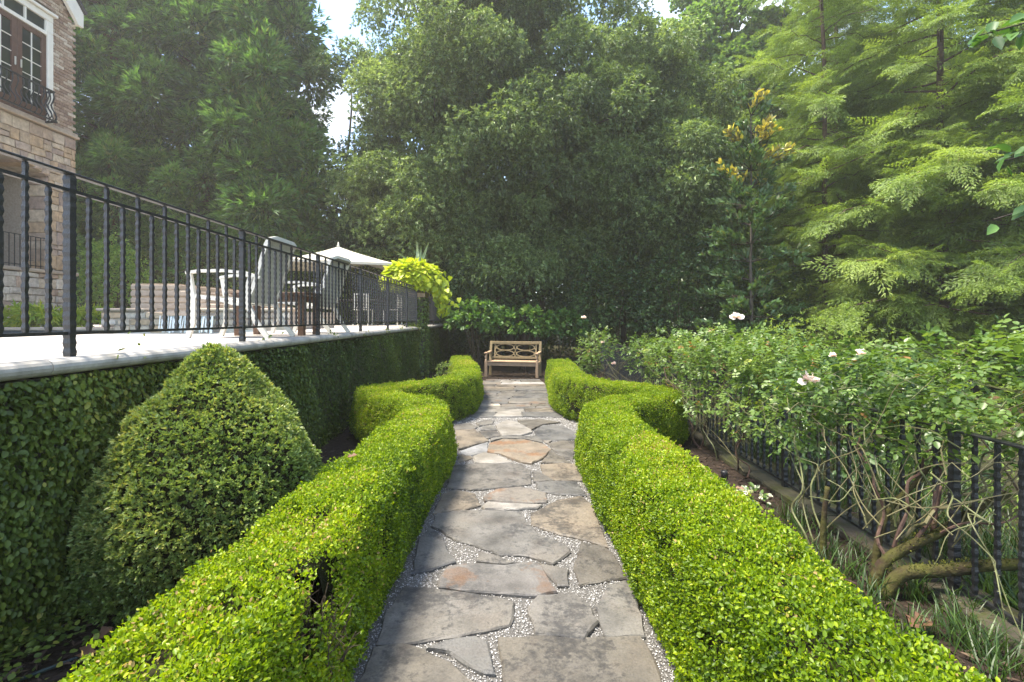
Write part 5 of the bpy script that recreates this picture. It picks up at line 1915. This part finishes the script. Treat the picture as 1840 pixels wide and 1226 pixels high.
rb = rose_bush('rose bush nearest the camera, on mossy old trunks leaning through the fence', (2.18, 2.95, 0),
    [((2.02, 3.35, .0), (2.06, 3.75, 1.02), .05, .008, 'cane'), ((2.06, 3.3, 0), (2.2, 3.75, 1.05), .06, .007, 'cane'), ((2.10, 3.4, .0), (1.95, 3.9, .95), .05, .006, 'cane'),
     ((2.3, 3.0, .35), (2.05, 2.95, 1.10), .05, .006, 'cane'), ((2.35, 2.9, .45), (1.75, 2.95, .55), .10, .005, 'cane'), ((2.30, 2.75, .75), (2.32, 2.25, .10), .12, .005, 'cane'),
     ((2.42, 2.75, .55), (2.28, 2.3, .12), .25, .005, 'cane'), ((2.3, 2.95, .3), (2.65, 2.7, .75), .03, .012, 'palecane'), ((2.25, 2.95, .25), (2.55, 3.0, .9), .05, .012, 'redcane'),
     ((2.2, 2.95, .2), (2.3, 3.4, .95), .05, .010, 'redcane'), ((2.4, 2.8, .4), (2.9, 2.6, .62), .02, .007, 'redcane'), ((2.2, 3.1, .3), (1.9, 3.5, .7), .1, .005, 'cane'), ((2.6, 2.6, .5), (2.1, 2.5, .35), .2, .004, 'cane'),
     ((2.45, 2.9, .6), (2.25, 3.6, 1.2), .1, .006, 'cane'), ((2.5, 2.7, .7), (2.9, 2.5, 1.35), .1, .006, 'cane'), ((1.95, 3.6, .75), (1.75, 3.3, 1.0), .1, .004, 'cane')],
    [((2.75, 2.85, 1.24), (.66, .66, .34), .46), ((3.2, 2.85, 1.32), (.5, .5, .32), .16), ((2.42, 3.55, 1.14), (.50, .60, .30), .40), ((2.15, 3.85, .82), (.26, .45, .30), .14), ((2.45, 3.1, .88), (.3, .4, .18), .08), ((2.72, 2.35, .95), (.25, .25, .16), .06)],
    1150, .044, [((2.08, 3.50, 1.16), .115), ((2.30, 3.30, 1.36), .07), ((2.18, 3.40, 1.34), .05)], .42)
# mossy trunks
for pts, r0, r1, mt in [
    ([(2.34, 2.92, .28), (2.42, 2.86, .50), (2.40, 2.80, .66)], .014, .006, 'redcane'),
    ([(2.10, 2.92, .0), (2.17, 2.93, .16), (2.30, 2.92, .26), (2.45, 2.88, .36), (2.62, 2.85, .50), (2.78, 2.8, .62)], .036, .018, 'moss'),
    ([(2.12, 2.86, .0), (2.22, 2.84, .15), (2.42, 2.78, .20), (2.62, 2.7, .27), (2.9, 2.6, .33), (3.2, 2.5, .37)], .040, .020, 'moss'),
    ([(2.18, 2.98, .0), (2.20, 3.02, .2), (2.30, 3.06, .42), (2.48, 3.05, .62), (2.62, 3.02, .85)], .026, .010, 'moss'),
    ([(2.02, 3.25, .0), (2.03, 3.26, .28), (2.06, 3.27, .50)], .022, .015, 'moss'),
    ([(2.44, 2.9, .36), (2.50, 2.95, .58), (2.56, 2.98, .75)], .016, .010, 'redcane')]:
    mb = MB().tube(smooth_path(pts, .04), list(np.linspace(r0, r1, len(smooth_path(pts, .04)))), 9, True, .10)
    keep(mb.build('trunk', M[mt], None, True), rb)
fo = Foliage()
n = 1800
tt = rng.uniform(0, 1, n)
q1 = smooth_path([(2.12, 2.92, .06), (2.30, 2.92, .27), (2.62, 2.85, .51)], .05)
q2 = smooth_path([(2.22, 2.84, .16), (2.62, 2.7, .28), (3.1, 2.53, .37)], .05)
P = np.where((rng.uniform(0, 1, n) < .5)[:, None], np.stack([np.interp(tt, np.linspace(0, 1, len(q1)), q1[:, i]) for i in range(3)], 1), np.stack([np.interp(tt, np.linspace(0, 1, len(q2)), q2[:, i]) for i in range(3)], 1))
d = rdir(n); d[:, 2] = np.abs(d[:, 2])
fo.add(P + d * .032, d + rdir(n) * .5, rdir(n), rng.uniform(.008, .016, n), t_leaf(.5), np.clip(rng.normal(.45, .25, n), 0, 1))
fo.build('moss', leaf_mat('moss_tuft', [(0, (.03, .038, .008)), (.5, (.075, .085, .014)), (1, (.15, .15, .03))], .9, .1, .1), rb)

rose_bush('middle rose bush spilling over the fence with one pale bloom on top', (2.25, 5.6, 0),
    [((2.3, 6.1, 0), (2.0, 6.6, .95), .05, .011, 'redcane'), ((2.3, 6.1, 0), (2.35, 5.5, 1.0), .05, .012, 'redcane'), ((2.28, 5.9, .1), (2.1, 5.2, .9), .08, .009, 'cane'), ((2.35, 5.2, 0), (2.2, 4.6, 1.0), .05, .010, 'redcane'),
     ((2.3, 6.3, 0), (2.25, 7.2, 1.0), .1, .010, 'redcane'), ((2.35, 5.0, 0), (2.4, 5.4, 1.1), .05, .009, 'redcane'), ((2.3, 5.6, 0), (2.05, 6.1, .7), .1, .007, 'cane')],
    [((2.42, 4.75, 1.22), (.42, .65, .28), .33), ((2.38, 5.9, 1.20), (.45, .75, .32), .37), ((2.30, 7.2, 1.10), (.42, .8, .36), .28), ((2.2, 4.8, .80), (.24, .6, .36), .14), ((2.2, 6.0, .72), (.2, .8, .34), .12), ((2.2, 7.3, .7), (.2, .6, .3), .06)],
    1700, .040, [((2.47, 5.5, 1.60), .12)], .50)
rose_bush('farthest rose bush with small pale blooms at the end of the fence', (1.75, 9.9, 0),
    [((1.75, 9.9, 0), (1.5, 10, .9), .05, .010, 'redcane'), ((1.75, 9.9, 0), (1.9, 9.6, 1.0), .05, .010, 'redcane'), ((1.8, 9.9, 0), (1.7, 10.2, 1.2), .05, .010, 'redcane'), ((1.8, 9.8, 0), (2.2, 9.4, .9), .05, .008, 'cane'), ((2.1, 8.9, 0), (2.3, 8.4, .9), .05, .008, 'cane')],
    [((1.7, 9.9, 1.02), (.45, .5, .42), .45), ((2.3, 8.8, .95), (.35, .6, .38), .35), ((1.5, 10.0, .65), (.25, .3, .25), .2)],
    900, .040, [((1.44, 10, 1.60), .11), ((1.75, 9.7, 1.12), .09), ((1.95, 9.6, .72), .09)], .50)

# ------------------------------------------------------------------ stone edging, grass, small things on the right
eg = thing('stone_edging', 'low mossy stone edging under the iron fence', 'edging', (2.45, 5, 0))
y = 2.0
while y < 12:
    L_ = random.uniform(.35, .7)
    MB().box((2.36 - 2.45 + random.uniform(-.03, .03), y - 5 + .008, 0), (2.66 - 2.45, y - 5 + L_ - .008, random.uniform(.05, .08)), .015).build('stone', palette_mat('mossy_edging', [(0.060, 0.052, 0.036), (0.075, 0.062, 0.044), (0.05, 0.046, 0.028)], .9, .9, 10, (0.045, 0.050, 0.010), .95) if y == 2.0 else bpy.data.materials['mossy_edging'], eg)
    y += L_
gr = Foliage()
def blades(cx, cy, r, n, h, tone, z=0.0):
    a = rng.uniform(0, 2 * math.pi, n)
    P = np.stack([cx + rng.normal(0, r * .5, n), cy + rng.normal(0, r * .5, n), np.full(n, z)], 1)
    A = np.stack([np.cos(a) * .45, np.sin(a) * .45, np.ones(n)], 1) + rng.normal(0, .15, (n, 3))
    gr.add(P, A, np.stack([-np.cos(a), -np.sin(a), np.full(n, .6)], 1) , h * rng.uniform(.6, 1.2, n), (np.array([(0, -.016, 0), (0, .016, 0), (.5, -.014, .02), (.5, .014, .02), (.85, -.008, -.09), (.85, .008, -.09), (1.0, 0, -.2)], float), np.array([(0, 2, 3), (0, 3, 1), (2, 4, 5), (2, 5, 3), (4, 6, 5)])), np.clip(rng.normal(tone, .2, n), 0, 1))
for i in range(22):
    blades(random.uniform(1.9, 2.4), random.uniform(2.05, 3.3), .09, 34, .19, .15)
for i in range(10):
    blades(random.uniform(2.0, 2.4), random.uniform(3.2, 4.0), .08, 24, .18, .1)
for i in range(60):
    blades(random.uniform(2.7, 3.5), random.uniform(1.8, 3.0), .12, 40, .30, .5, -.06)
for i in range(90):
    blades(random.uniform(2.7, 4.2), random.uniform(3.0, 7.0), .16, 30, .26, .02, -.08)
tag(gr.build('grass', M['grass']), kind='stuff')
# path light
plt = thing('path_light', 'small black bollard path light behind the right hedge', 'garden light', (1.93, 4.55, 0))
MB().tube([(0, 0, 0), (0, 0, .13)], .014, 10).build('stem', M['plastic'], plt, True)
MB().lathe((0, 0, .13), [(.02, 0), (.03, .005), (.03, .075), (.026, .085), (.02, .08)], 14).build('light_head', M['plastic'], plt, True)
# drip hose
hs = thing('drip_hose', 'dark green drip hose lying on the mulch at the foot of the ivy', 'hose', (-2, 2.2, 0))
keep(MB().tube(smooth_path([(-2.35, 1.9, .02), (-2.2, 2.12, .022), (-2.02, 2.32, .024), (-1.86, 2.48, .02), (-1.7, 2.7, .02)], .04), .008, 8).build('hose', plain_mat('hose_rubber', (.012, .03, .028), .5, 0, .4, (.008, .02, .02), 0, 20), None, True), hs)
def dry(label, p, s, a):
    fo = Foliage()
    fo.add(np.array([p]), np.array([[math.cos(a), math.sin(a), .15]]), np.array([[.1, -.2, 1.0]]), s, (np.array([(0, 0, 0), (.2, .12, .05), (.3, .38, .10), (.5, .2, .02), (.7, .35, .12), (1, 0, -.02), (.72, -.3, .1), (.5, -.18, .03), (.28, -.4, .12), (.18, -.12, .04)], float),
           np.array([(0, 3, 2), (0, 2, 1), (0, 5, 3), (3, 5, 4), (0, 7, 5), (7, 6, 5), (0, 8, 7), (0, 9, 8)])), random.uniform(.45, .9))
    o = fo.build('fallen_leaf', M['dryleaf'], None, kind=None)
    tag(o, label, 'leaf')
dry('dry brown leaf lying on top of the ivy-side hedge', (-1.10, 3.33, .675), .07, .4)
dry('curled brown leaf on the mulch below the young boxwood', (-2.02, 2.40, .05), .10, 1.2)
dry('pale brown leaf on the mulch next to the drip hose', (-1.95, 2.28, .04), .11, 2.0)
dry('rust brown leaf on the mulch beside the grass and mossy trunks', (1.98, 2.5, .06), .14, .2)
dry('brown leaf tip on the mulch at the right hedge foot', (1.95, 2.26, .04), .09, 2.5)
dry('pinkish brown leaf resting on the right hedge top edge', (1.28, 2.75, .66), .05, 2.9)

# ------------------------------------------------------------------ trees
def trunk_mesh(base, top, r0, r1, k=14, wob=.08, sides=10):
    base, top = np.array(base, float), np.array(top, float)
    pts = []
    w = np.zeros(3)
    for i in range(k):
        t = i / (k - 1)
        w += rng.normal(0, wob, 3) * np.array([1, 1, 0]) * (.5 if i else 0)
        pts.append(tuple(base + (top - base) * t + w * t))
    rad = [r0 + (r1 - r0) * (i / (k - 1)) ** .8 for i in range(k)]
    rad[0] *= 1.35
    return pts, rad


def puff_tree(label, base, trunks, c, rad, npuff, tset, mat, name='oak_tree', pr=(.5, .85), bark='bark', front=.3, tone=0.0, limbs=20, inner=.2, zcut=None, bough=1.05):
    root = thing(name, label, 'tree', base)
    tops = []
    mbt = MB()
    for (dx, dy, tx, ty, tz, r) in trunks:
        pts, rr = trunk_mesh((base[0] + dx, base[1] + dy, base[2] - .05), (c[0] + tx, c[1] + ty, tz), r, r * .25)
        mbt.tube(pts, rr, 10, True, .06)
        tops.append(pts)
    keep(mbt.build('trunk', M[bark], None, True), root)
    c, rad = np.array(c, float), np.array(rad, float)
    nb = max(8, int(npuff / 9))
    d = rdir(nb * 6)
    d = d[d[:, 1] < front][:nb]
    nb = len(d)
    rr = rng.uniform(inner ** 2, 1.0, nb) ** .5
    B = c + d * rad * rr[:, None] * (1 + .12 * noise3(d, 3.4))[:, None]
    # boughs: domes of leaf masses, open and dark underneath
    idx = np.repeat(np.arange(nb), max(1, npuff // nb))
    npuff = len(idx)
    u = rdir(npuff)
    u[:, 2] = np.abs(u[:, 2]) * .9 - .22
    u[:, :2] += d[idx][:, :2] * .35
    bR = bough * rng.uniform(.75, 1.3, nb)
    C = B[idx] + u * bR[idx][:, None] * np.array([1.1, 1.0, .95])
    if zcut is not None:
        C[:, 2] = np.maximum(C[:, 2], zcut + rng.uniform(0, .6, npuff))
    bt = rng.normal(0, .09, nb)
    pR = rng.uniform(*pr, npuff)
    Inst(tset).add(C, zrot(npuff), pR, tone + bt[idx] + rng.normal(0, .06, npuff)).build('crown', M[mat], root)
    br = MB()
    for i in rng.choice(npuff, min(limbs, npuff), replace=False):
        tp = tops[rng.integers(len(tops))]
        j = min(len(tp) - 2, max(2, int(np.searchsorted([p[2] for p in tp], C[i][2] - 1.2))))
        a = np.array(tp[j])
        m_ = (a + C[i]) / 2 + rng.normal(0, .25, 3)
        br.tube([tuple(a), tuple(m_), tuple(C[i])], [.06, .04, .012], 6)
    keep(br.build('branches', M[bark], None, True, 'stuff'), root)
    return root


rng = np.random.default_rng(21)
random.seed(21)
OAKP = puff_templates(6, 95, 7, .185, t_leaf(.27, .05, .18), .75, .5, .35, .80, .42, .2)
BROADP = puff_templates(4, 90, 6, .21, t_leaf6(.8), .8, .25, .5, .8, .5)
DARKP = puff_templates(4, 150, 6, .12, t_leaf(.45), .8, .2, .4, .85, .42)
HOLLYP = puff_templates(3, 70, 6, .13, t_leaf(.45), .8, .2, .4, .85, .42)
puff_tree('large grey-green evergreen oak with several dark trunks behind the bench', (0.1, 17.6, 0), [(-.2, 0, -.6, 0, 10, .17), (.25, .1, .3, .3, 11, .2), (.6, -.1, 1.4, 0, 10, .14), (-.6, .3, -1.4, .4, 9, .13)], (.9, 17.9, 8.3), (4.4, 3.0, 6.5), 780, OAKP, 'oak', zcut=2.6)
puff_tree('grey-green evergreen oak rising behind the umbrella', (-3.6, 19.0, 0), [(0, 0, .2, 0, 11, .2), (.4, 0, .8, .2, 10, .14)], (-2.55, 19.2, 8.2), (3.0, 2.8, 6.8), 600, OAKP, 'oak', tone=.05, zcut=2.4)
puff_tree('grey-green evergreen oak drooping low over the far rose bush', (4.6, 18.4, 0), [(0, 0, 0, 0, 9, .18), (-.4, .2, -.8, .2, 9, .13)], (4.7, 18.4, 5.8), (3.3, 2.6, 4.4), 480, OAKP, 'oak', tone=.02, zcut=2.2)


def cedar_templates(K):
    out = []
    for q in range(K):
        f = Foliage()
        nt = 270
        u = rdir(nt)
        u[:, 2] = u[:, 2] * .85 + .25
        u = unit(u)
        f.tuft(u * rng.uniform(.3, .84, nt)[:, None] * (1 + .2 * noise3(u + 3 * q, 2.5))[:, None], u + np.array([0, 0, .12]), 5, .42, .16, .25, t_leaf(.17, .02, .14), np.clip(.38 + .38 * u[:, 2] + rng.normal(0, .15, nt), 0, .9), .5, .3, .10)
        m_ = 14
        f.tuft(rdir(m_) * .3, rdir(m_), 4, .6, .3, .3, t_leaf(.06, .01, .05), 1.0, .3, .25, .02)
        out.append(f)
    return out


CEDARP = cedar_templates(4)


def cedar(label, base, top, cz, rad, npuff, tone=0.0):
    root = thing('cedar_tree', label, 'tree', base)
    pts, rr = trunk_mesh((base[0], base[1], base[2] - .05), (base[0] + .2, base[1], top), .26, .06)
    keep(MB().tube(pts, rr, 10, True, .08).build('trunk', M['redbark'], None, True), root)
    d = rdir(npuff * 5)
    d = d[(d[:, 1] < .4)][:npuff]
    npuff = len(d)
    zz = np.linspace(-1, 1, npuff) + rng.uniform(-.03, .03, npuff)
    zz = np.clip(zz, -1, 1)
    ga = np.arange(npuff) * 2.39996 + rng.uniform(-.35, .35, npuff)
    d = np.stack([np.cos(ga), np.sin(ga) - .15, np.zeros(npuff)], 1)
    prof = np.sqrt(np.maximum(0, 1 - np.abs(zz) ** 2.6))
    hd = unit(d * np.array([1, 1, 0]))
    C = np.stack([base[0] + hd[:, 0] * rad[0] * prof * rng.uniform(.6, 1.0, npuff), base[1] + hd[:, 1] * rad[1] * prof * rng.uniform(.6, 1, npuff), cz + zz * rad[2]], 1)
    pR = rng.uniform(.6, 1.2, npuff)
    Inst(CEDARP).add(C, zrot(npuff, .12), pR, tone + rng.normal(0, .10, npuff)).build('crown', M['cedar'], root)
    br = MB()
    for i in rng.choice(npuff, min(40, npuff), replace=False):
        a = np.array([base[0], base[1], max(base[2] + 1.5, C[i][2] - .3)])
        m_ = (a + C[i]) / 2 + np.array([0, 0, -.15])
        br.tube([tuple(a), tuple(m_), tuple(C[i])], [.05, .035, .012], 5)
    keep(br.build('branches', M['redbark'], None, True, 'stuff'), root)
    return root


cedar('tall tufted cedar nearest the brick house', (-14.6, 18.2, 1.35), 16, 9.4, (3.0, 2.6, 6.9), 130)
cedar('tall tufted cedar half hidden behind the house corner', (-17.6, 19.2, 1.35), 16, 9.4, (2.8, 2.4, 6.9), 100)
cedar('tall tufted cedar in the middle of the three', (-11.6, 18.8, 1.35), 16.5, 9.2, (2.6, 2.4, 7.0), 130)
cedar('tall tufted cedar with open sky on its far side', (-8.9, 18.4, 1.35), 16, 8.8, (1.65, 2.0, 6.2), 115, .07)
puff_tree('sparse dark evergreen tree between the cedars and the oak', (-7.6, 23, 0), [(0, 0, 0, 0, 12, .16)], (-7.6, 23, 5.2), (2.3, 1.8, 4.6), 180, HOLLYP, 'dark', 'holly_tree', (.6, 1.0), tone=.1, limbs=40)
puff_tree('dense dark evergreen tree behind the umbrella, under the oak', (-5.2, 20.5, 0), [(0, 0, 0, 0, 6, .14)], (-5.4, 20.5, 3.6), (2.6, 1.6, 2.8), 80, DARKP, 'dark', 'holly_tree', (.7, 1.1))
# thin deciduous trees against the sky
puff_tree('slender pale-barked tree against the bright sky right of the oak', (9.6, 26, 0), [(0, 0, -1.0, 0, 16, .16), (.1, 0, 1.2, 0, 15, .12)], (9.6, 26, 12.6), (3.2, 2.2, 6.4), 150, BROADP, 'maple', 'maple_tree', (.5, .95), 'palebark', .6, .12, 40)
puff_tree('leafy light green maple behind the young magnolia', (13.2, 25, 0), [(0, 0, .3, 0, 14, .18)], (12.9, 25, 11.4), (3.4, 2.2, 7.6), 260, BROADP, 'maple', 'maple_tree', (.7, 1.2), tone=.08)
puff_tree('light green maple far behind the cypress trunks', (20.5, 26, 0), [(0, 0, .3, 0, 15, .18)], (20.0, 26, 9.4), (4.6, 2.2, 8.0), 190, BROADP, 'maple', 'maple_tree', (.8, 1.3), tone=0)
puff_tree('mid green maple at the far right edge of the wood', (28.0, 27, 0), [(0, 0, .3, 0, 15, .18)], (27.5, 27, 9.4), (4.6, 2.2, 8.2), 170, BROADP, 'maple', 'maple_tree', (.8, 1.3), tone=-.05)

# young magnolia
mg = thing('magnolia_tree', 'young magnolia with a slim pale trunk and golden tip leaves', 'tree', (6.55, 13.6, -.3))
pts, rr = trunk_mesh((6.55, 13.6, -.35), (6.45, 13.6, 7.1), .065, .012, 16, .05)
keep(MB().tube(pts, rr, 8, True, .05).build('trunk', M['magbark'], None, True), mg)
fo = Foliage(); br = MB()
for i in range(105):
    z = rng.uniform(.9, 7.2)
    rmax = 1.35 * np.interp(z, [.5, 2, 4, 6, 7.0, 7.3], [.8, 1.1, 1.0, .75, .45, .2]) * rng.uniform(.35, 1.1)
    a = rng.uniform(0, 6.28)
    tt_ = np.array(pts[int(np.clip((z + .35) / 7.45 * 15, 0, 15))])
    e = tt_ + np.array([math.cos(a) * rmax, math.sin(a) * rmax, rng.uniform(.15, .5)])
    br.tube([tuple(tt_), tuple((tt_ + e) / 2 + rng.normal(0, .06, 3)), tuple(e)], [.018, .012, .005], 5)
    k = 16
    w = rng.uniform(.35, 1.05, k)
    P = tt_ + (e - tt_) * w[:, None] + rng.normal(0, .06, (k, 3))
    dirr = np.tile(unit((e - tt_)[None])[0], (k, 1)) * .6 + [0, 0, .35]
    tone = .45 if z < 5.2 or rng.uniform() > .14 else .86
    fo.tuft(P, dirr, 5, .7, 0.0, .17, t_leaf6(.40, .06, .08), tone, .4, .25, .13)
fo.build('crown', M['magnolia'], mg)
keep(br.build('branches', M['bark'], None, False, 'stuff'), mg)


# bald cypresses: flat feathery sprays on spreading limbs
def frond_templates(K, n=210, leaf=.085):
    out = []
    for q in range(K):
        f = Foliage()
        t = rng.uniform(.03, 1.05, n)
        sg = rng.choice([-1, 1], n)
        slot = np.floor(t * 9) / 9 + rng.uniform(-.015, .015, n)
        lat = rng.uniform(0, 1, n) * .34 * np.clip(1.12 - t, .15, 1)
        x = slot + lat * .75
        P = np.stack([x, sg * lat, -.22 * x * x - .30 * lat + rng.normal(0, .012, n)], 1)
        A = np.stack([np.full(n, .7), sg * rng.uniform(.2, 1.0, n), np.full(n, -.35)], 1) + rng.normal(0, .25, (n, 3))
        N = np.tile([0, 0, 1.0], (n, 1)) + rng.normal(0, .3, (n, 3))
        f.add(P, A, N, leaf * rng.uniform(.7, 1.3, n), t_leaf(.26, .02, .12), np.clip(.45 + .12 * (x - .5) + rng.normal(0, .12, n), 0, 1))
        out.append(f)
    return out


FROND = frond_templates(6)


def cypress(label, base, top, zlo, reach, nlimb, tone=0.0, r0=.17, dens=1.0):
    root = thing('cypress_tree', label, 'tree', base)
    pts, rr = trunk_mesh((base[0], base[1], base[2] - .05), (base[0] - .15, base[1], top), r0, .04, 16, .05)
    keep(MB().tube(pts, rr, 10, True, .08).build('trunk', M['redbark'], None, True), root)
    br = MB()
    zs = [p[2] for p in pts]
    PP, RR, SS, TT = [], [], [], []
    for i in range(nlimb):
        z = zlo + (top - zlo) * ((i + rng.uniform(0, .8)) / nlimb) ** 1.05
        f = 1 - .62 * ((z - zlo) / (top - zlo)) ** 1.2
        L_ = reach * f * rng.uniform(.40, 1.2)
        a = i * 2.4 + rng.uniform(-.5, .5)
        hdir = np.array([math.cos(a), math.sin(a), 0])
        org = np.array([np.interp(z, zs, [p[0] for p in pts]), np.interp(z, zs, [p[1] for p in pts]), z])
        k = 9
        lp = rng.normal(0, .16)
        P = np.array([org + hdir * L_ * t + np.array([0, 0, (.20 + lp) * L_ * t - .34 * L_ * t * t]) + rng.normal(0, .08, 3) * t for t in np.linspace(0, 1, k)])
        br.tube([tuple(p) for p in P], [max(.005, .032 * (L_ / 3) * (1 - q / (k - 1) * .85)) for q in range(k)], 5)
        n = int((13 * L_ / 2.6 + 6) * dens)
        lt = rng.normal(0, .10)
        t = np.concatenate([rng.uniform(.12, 1.0, n - 1), [1.0]])
        O = np.stack([np.interp(t * (k - 1), range(k), P[:, m]) for m in range(3)], 1)
        sg = rng.choice([-1, 1], n)
        yaw = a + sg * rng.uniform(.25, 1.25, n) * (1.1 - .5 * t)
        pitch = rng.normal(.08, .26, n) + .25 * (t - .5)
        PP.append(O + rng.normal(0, .04, (n, 3))); RR.append(np.stack([rng.normal(0, .42, n), pitch, yaw], 1))
        SS.append(rng.uniform(.55, 1.1, n) * (1.15 - .4 * t) * (L_ / 2.6) ** .5)
        TT.append(tone + lt + rng.normal(0, .06, n))
    Inst(FROND).add(np.concatenate(PP), np.concatenate(RR), np.concatenate(SS), np.concatenate(TT)).build('crown', M['cypress'], root)
    keep(br.build('branches', M['redbark'], None, False, 'stuff'), root)
    return root


cypress('bald cypress with a bare reddish trunk above the near rose bush', (12.1, 14.0, -.35), 15.5, .6, 4.3, 126, .03, 0.144, 1.42)
cypress('bald cypress with feathery limbs reaching past the magnolia', (9.9, 15.8, -.35), 14.5, .5, 3.4, 114, 0, 0.108, 1.33)
cypress('slim bald cypress trunk between the other two cypresses', (12.6, 19.2, -.35), 16, 1.2, 3.6, 105, -.05, 0.137, 1.33)
cypress('bald cypress filling the far right above the roses', (13.9, 12.0, -.35), 14.5, .3, 3.9, 111, 0, 0.122, 1.42)
cypress('bald cypress rising behind the others into the sky', (17.5, 18.5, -.35), 17, 1.0, 4.8, 120, -.06, 0.144, 1.42)
cypress('bald cypress half hidden behind the bare reddish trunk', (15.0, 21.5, -.35), 17, 1.0, 4.6, 120, -.08, 0.144, 1.42)
leafy_shrub('evergreen_shrub', 'dark low evergreen beyond the fence behind the middle rose bush', (4.1, 6.4, .35), (1.2, 1.9, .75), 1500, .08, 'dark', LEAF6, k=6, tone=.75, base=(4.1, 6.4, -.25), zmin=-.9)
leafy_shrub('cypress_sapling', 'low feathery cypress sapling just beyond the near fence posts', (4.6, 4.4, .35), (1.1, .9, .75), 1500, .05, 'cypress', THIN, k=8, tone=.45, cat='tree', base=(4.6, 4.4, -.25), droop=.35, zmin=-.9)
leafy_shrub('cypress_sapling', 'low feathery cypress sapling between the fence and the magnolia', (5.2, 8.6, .7), (1.4, 1.2, 1.0), 1500, .06, 'cypress', THIN, k=8, tone=.4, cat='tree', base=(5.2, 8.6, -.3), droop=.35, zmin=-.9)

# foreground branch of a neighbouring tree at the right edge
nb = thing('overhanging_tree', 'broad-leaved tree whose leafy twig tips reach in high beside the cypress', 'tree', (6.2, 3.4, -.35))
pts, rr = trunk_mesh((6.2, 3.4, -.4), (6.0, 3.6, 5.2), .09, .03, 10, .04)
keep(MB().tube(pts, rr, 8, True, .05).build('trunk', M['bark'], None, True), nb)
fo = Foliage(); br = MB()
for (tip, n_) in (((3.12, 3.35, 3.49), 26), ((3.30, 3.4, 2.66), 14), ((3.32, 3.45, 2.28), 9), ((3.9, 3.3, 3.9), 40)):
    tip = np.array(tip)
    org = np.array([6.05, 3.55, tip[2] + .3])
    p = cane_path(org, tip, .15, 7, .02)
    br.tube(p, list(np.linspace(.02, .004, 7)), 5)
    t = rng.uniform(.80, 1.0, n_)
    P = org + (tip - org) * t[:, None] + rng.normal(0, .03, (n_, 3)) + np.array([0, 0, .15]) * np.sin(math.pi * t)[:, None]
    A = np.stack([rng.normal(-.6, .4, n_), rng.normal(-.2, .4, n_), rng.normal(-.35, .25, n_)], 1)
    fo.add(P, A, np.stack([rng.normal(0, .3, n_), rng.normal(-.3, .3, n_), np.ones(n_)], 1), rng.uniform(.085, .14, n_), t_leaf6(.5, .07, .16), np.clip(rng.normal(.30, .16, n_), 0, 1))
c_ = np.array([6.0, 3.6, 4.8]); d = rdir(500)
fo.tuft(c_ + d * np.array([1.5, 1.3, 1.4]) * rng.uniform(.3, 1, 500)[:, None], d, 5, .7, .4, .13, t_heart(.62), .5)
fo.build('crown', M['bigleaf'], nb)
keep(br.build('branches', M['bark'], None, False, 'stuff'), nb)

# far-off wood that closes the view
n = 900
a = rng.uniform(-1.3, 1.3, n)
r = rng.uniform(30, 38, n)
hh = 8.5 + 2.0 * noise3(np.stack([a * 9, np.zeros(n), np.zeros(n)], 1), 1.0) + 5.0 * (a > .25)
z = rng.uniform(0, 1, n) ** .9 * hh
wset = puff_templates(3, 150, 5, .24, LEAF6, .9, .3, .4, .85, .42)
tag(Inst(wset).add(np.stack([np.sin(a) * r, np.cos(a) * r, z], 1), zrot(n), rng.uniform(1.1, 1.9, n), .1 + rng.normal(0, .12, n) + .02 * (z - 5)).build('woodland', M['dark'], None), kind='stuff')
# thick shaded undergrowth at the wood's edge
n = 330
x = rng.uniform(-9, 24, n)
y = 19.5 + rng.uniform(0, 6, n) + .12 * np.abs(x)
tag(Inst(DARKP).add(np.stack([x, y, rng.uniform(0, 1, n) ** 1.3 * 4.6], 1), zrot(n), rng.uniform(.8, 1.3, n), rng.normal(0, .12, n)).build('undergrowth', M['dark'], None), kind='stuff')

# ------------------------------------------------------------------ the hazy, sunlit air of the garden
hz = MB().box((-70, -30, -1.4), (70, 62, 27)).build('haze', None, None, kind='stuff')
m = bpy.data.materials.new('haze_air')
m.use_nodes = True
t = m.node_tree
t.nodes.clear()
o_ = t.nodes.new('ShaderNodeOutputMaterial')
v_ = t.nodes.new('ShaderNodeVolumePrincipled')
v_.inputs['Color'].default_value = (1.0, 0.97, 0.90, 1)
v_.inputs['Density'].default_value = 0.0020
v_.inputs['Anisotropy'].default_value = 0.45
t.links.new(v_.outputs[0], o_.inputs['Volume'])
hz.data.materials.append(m)
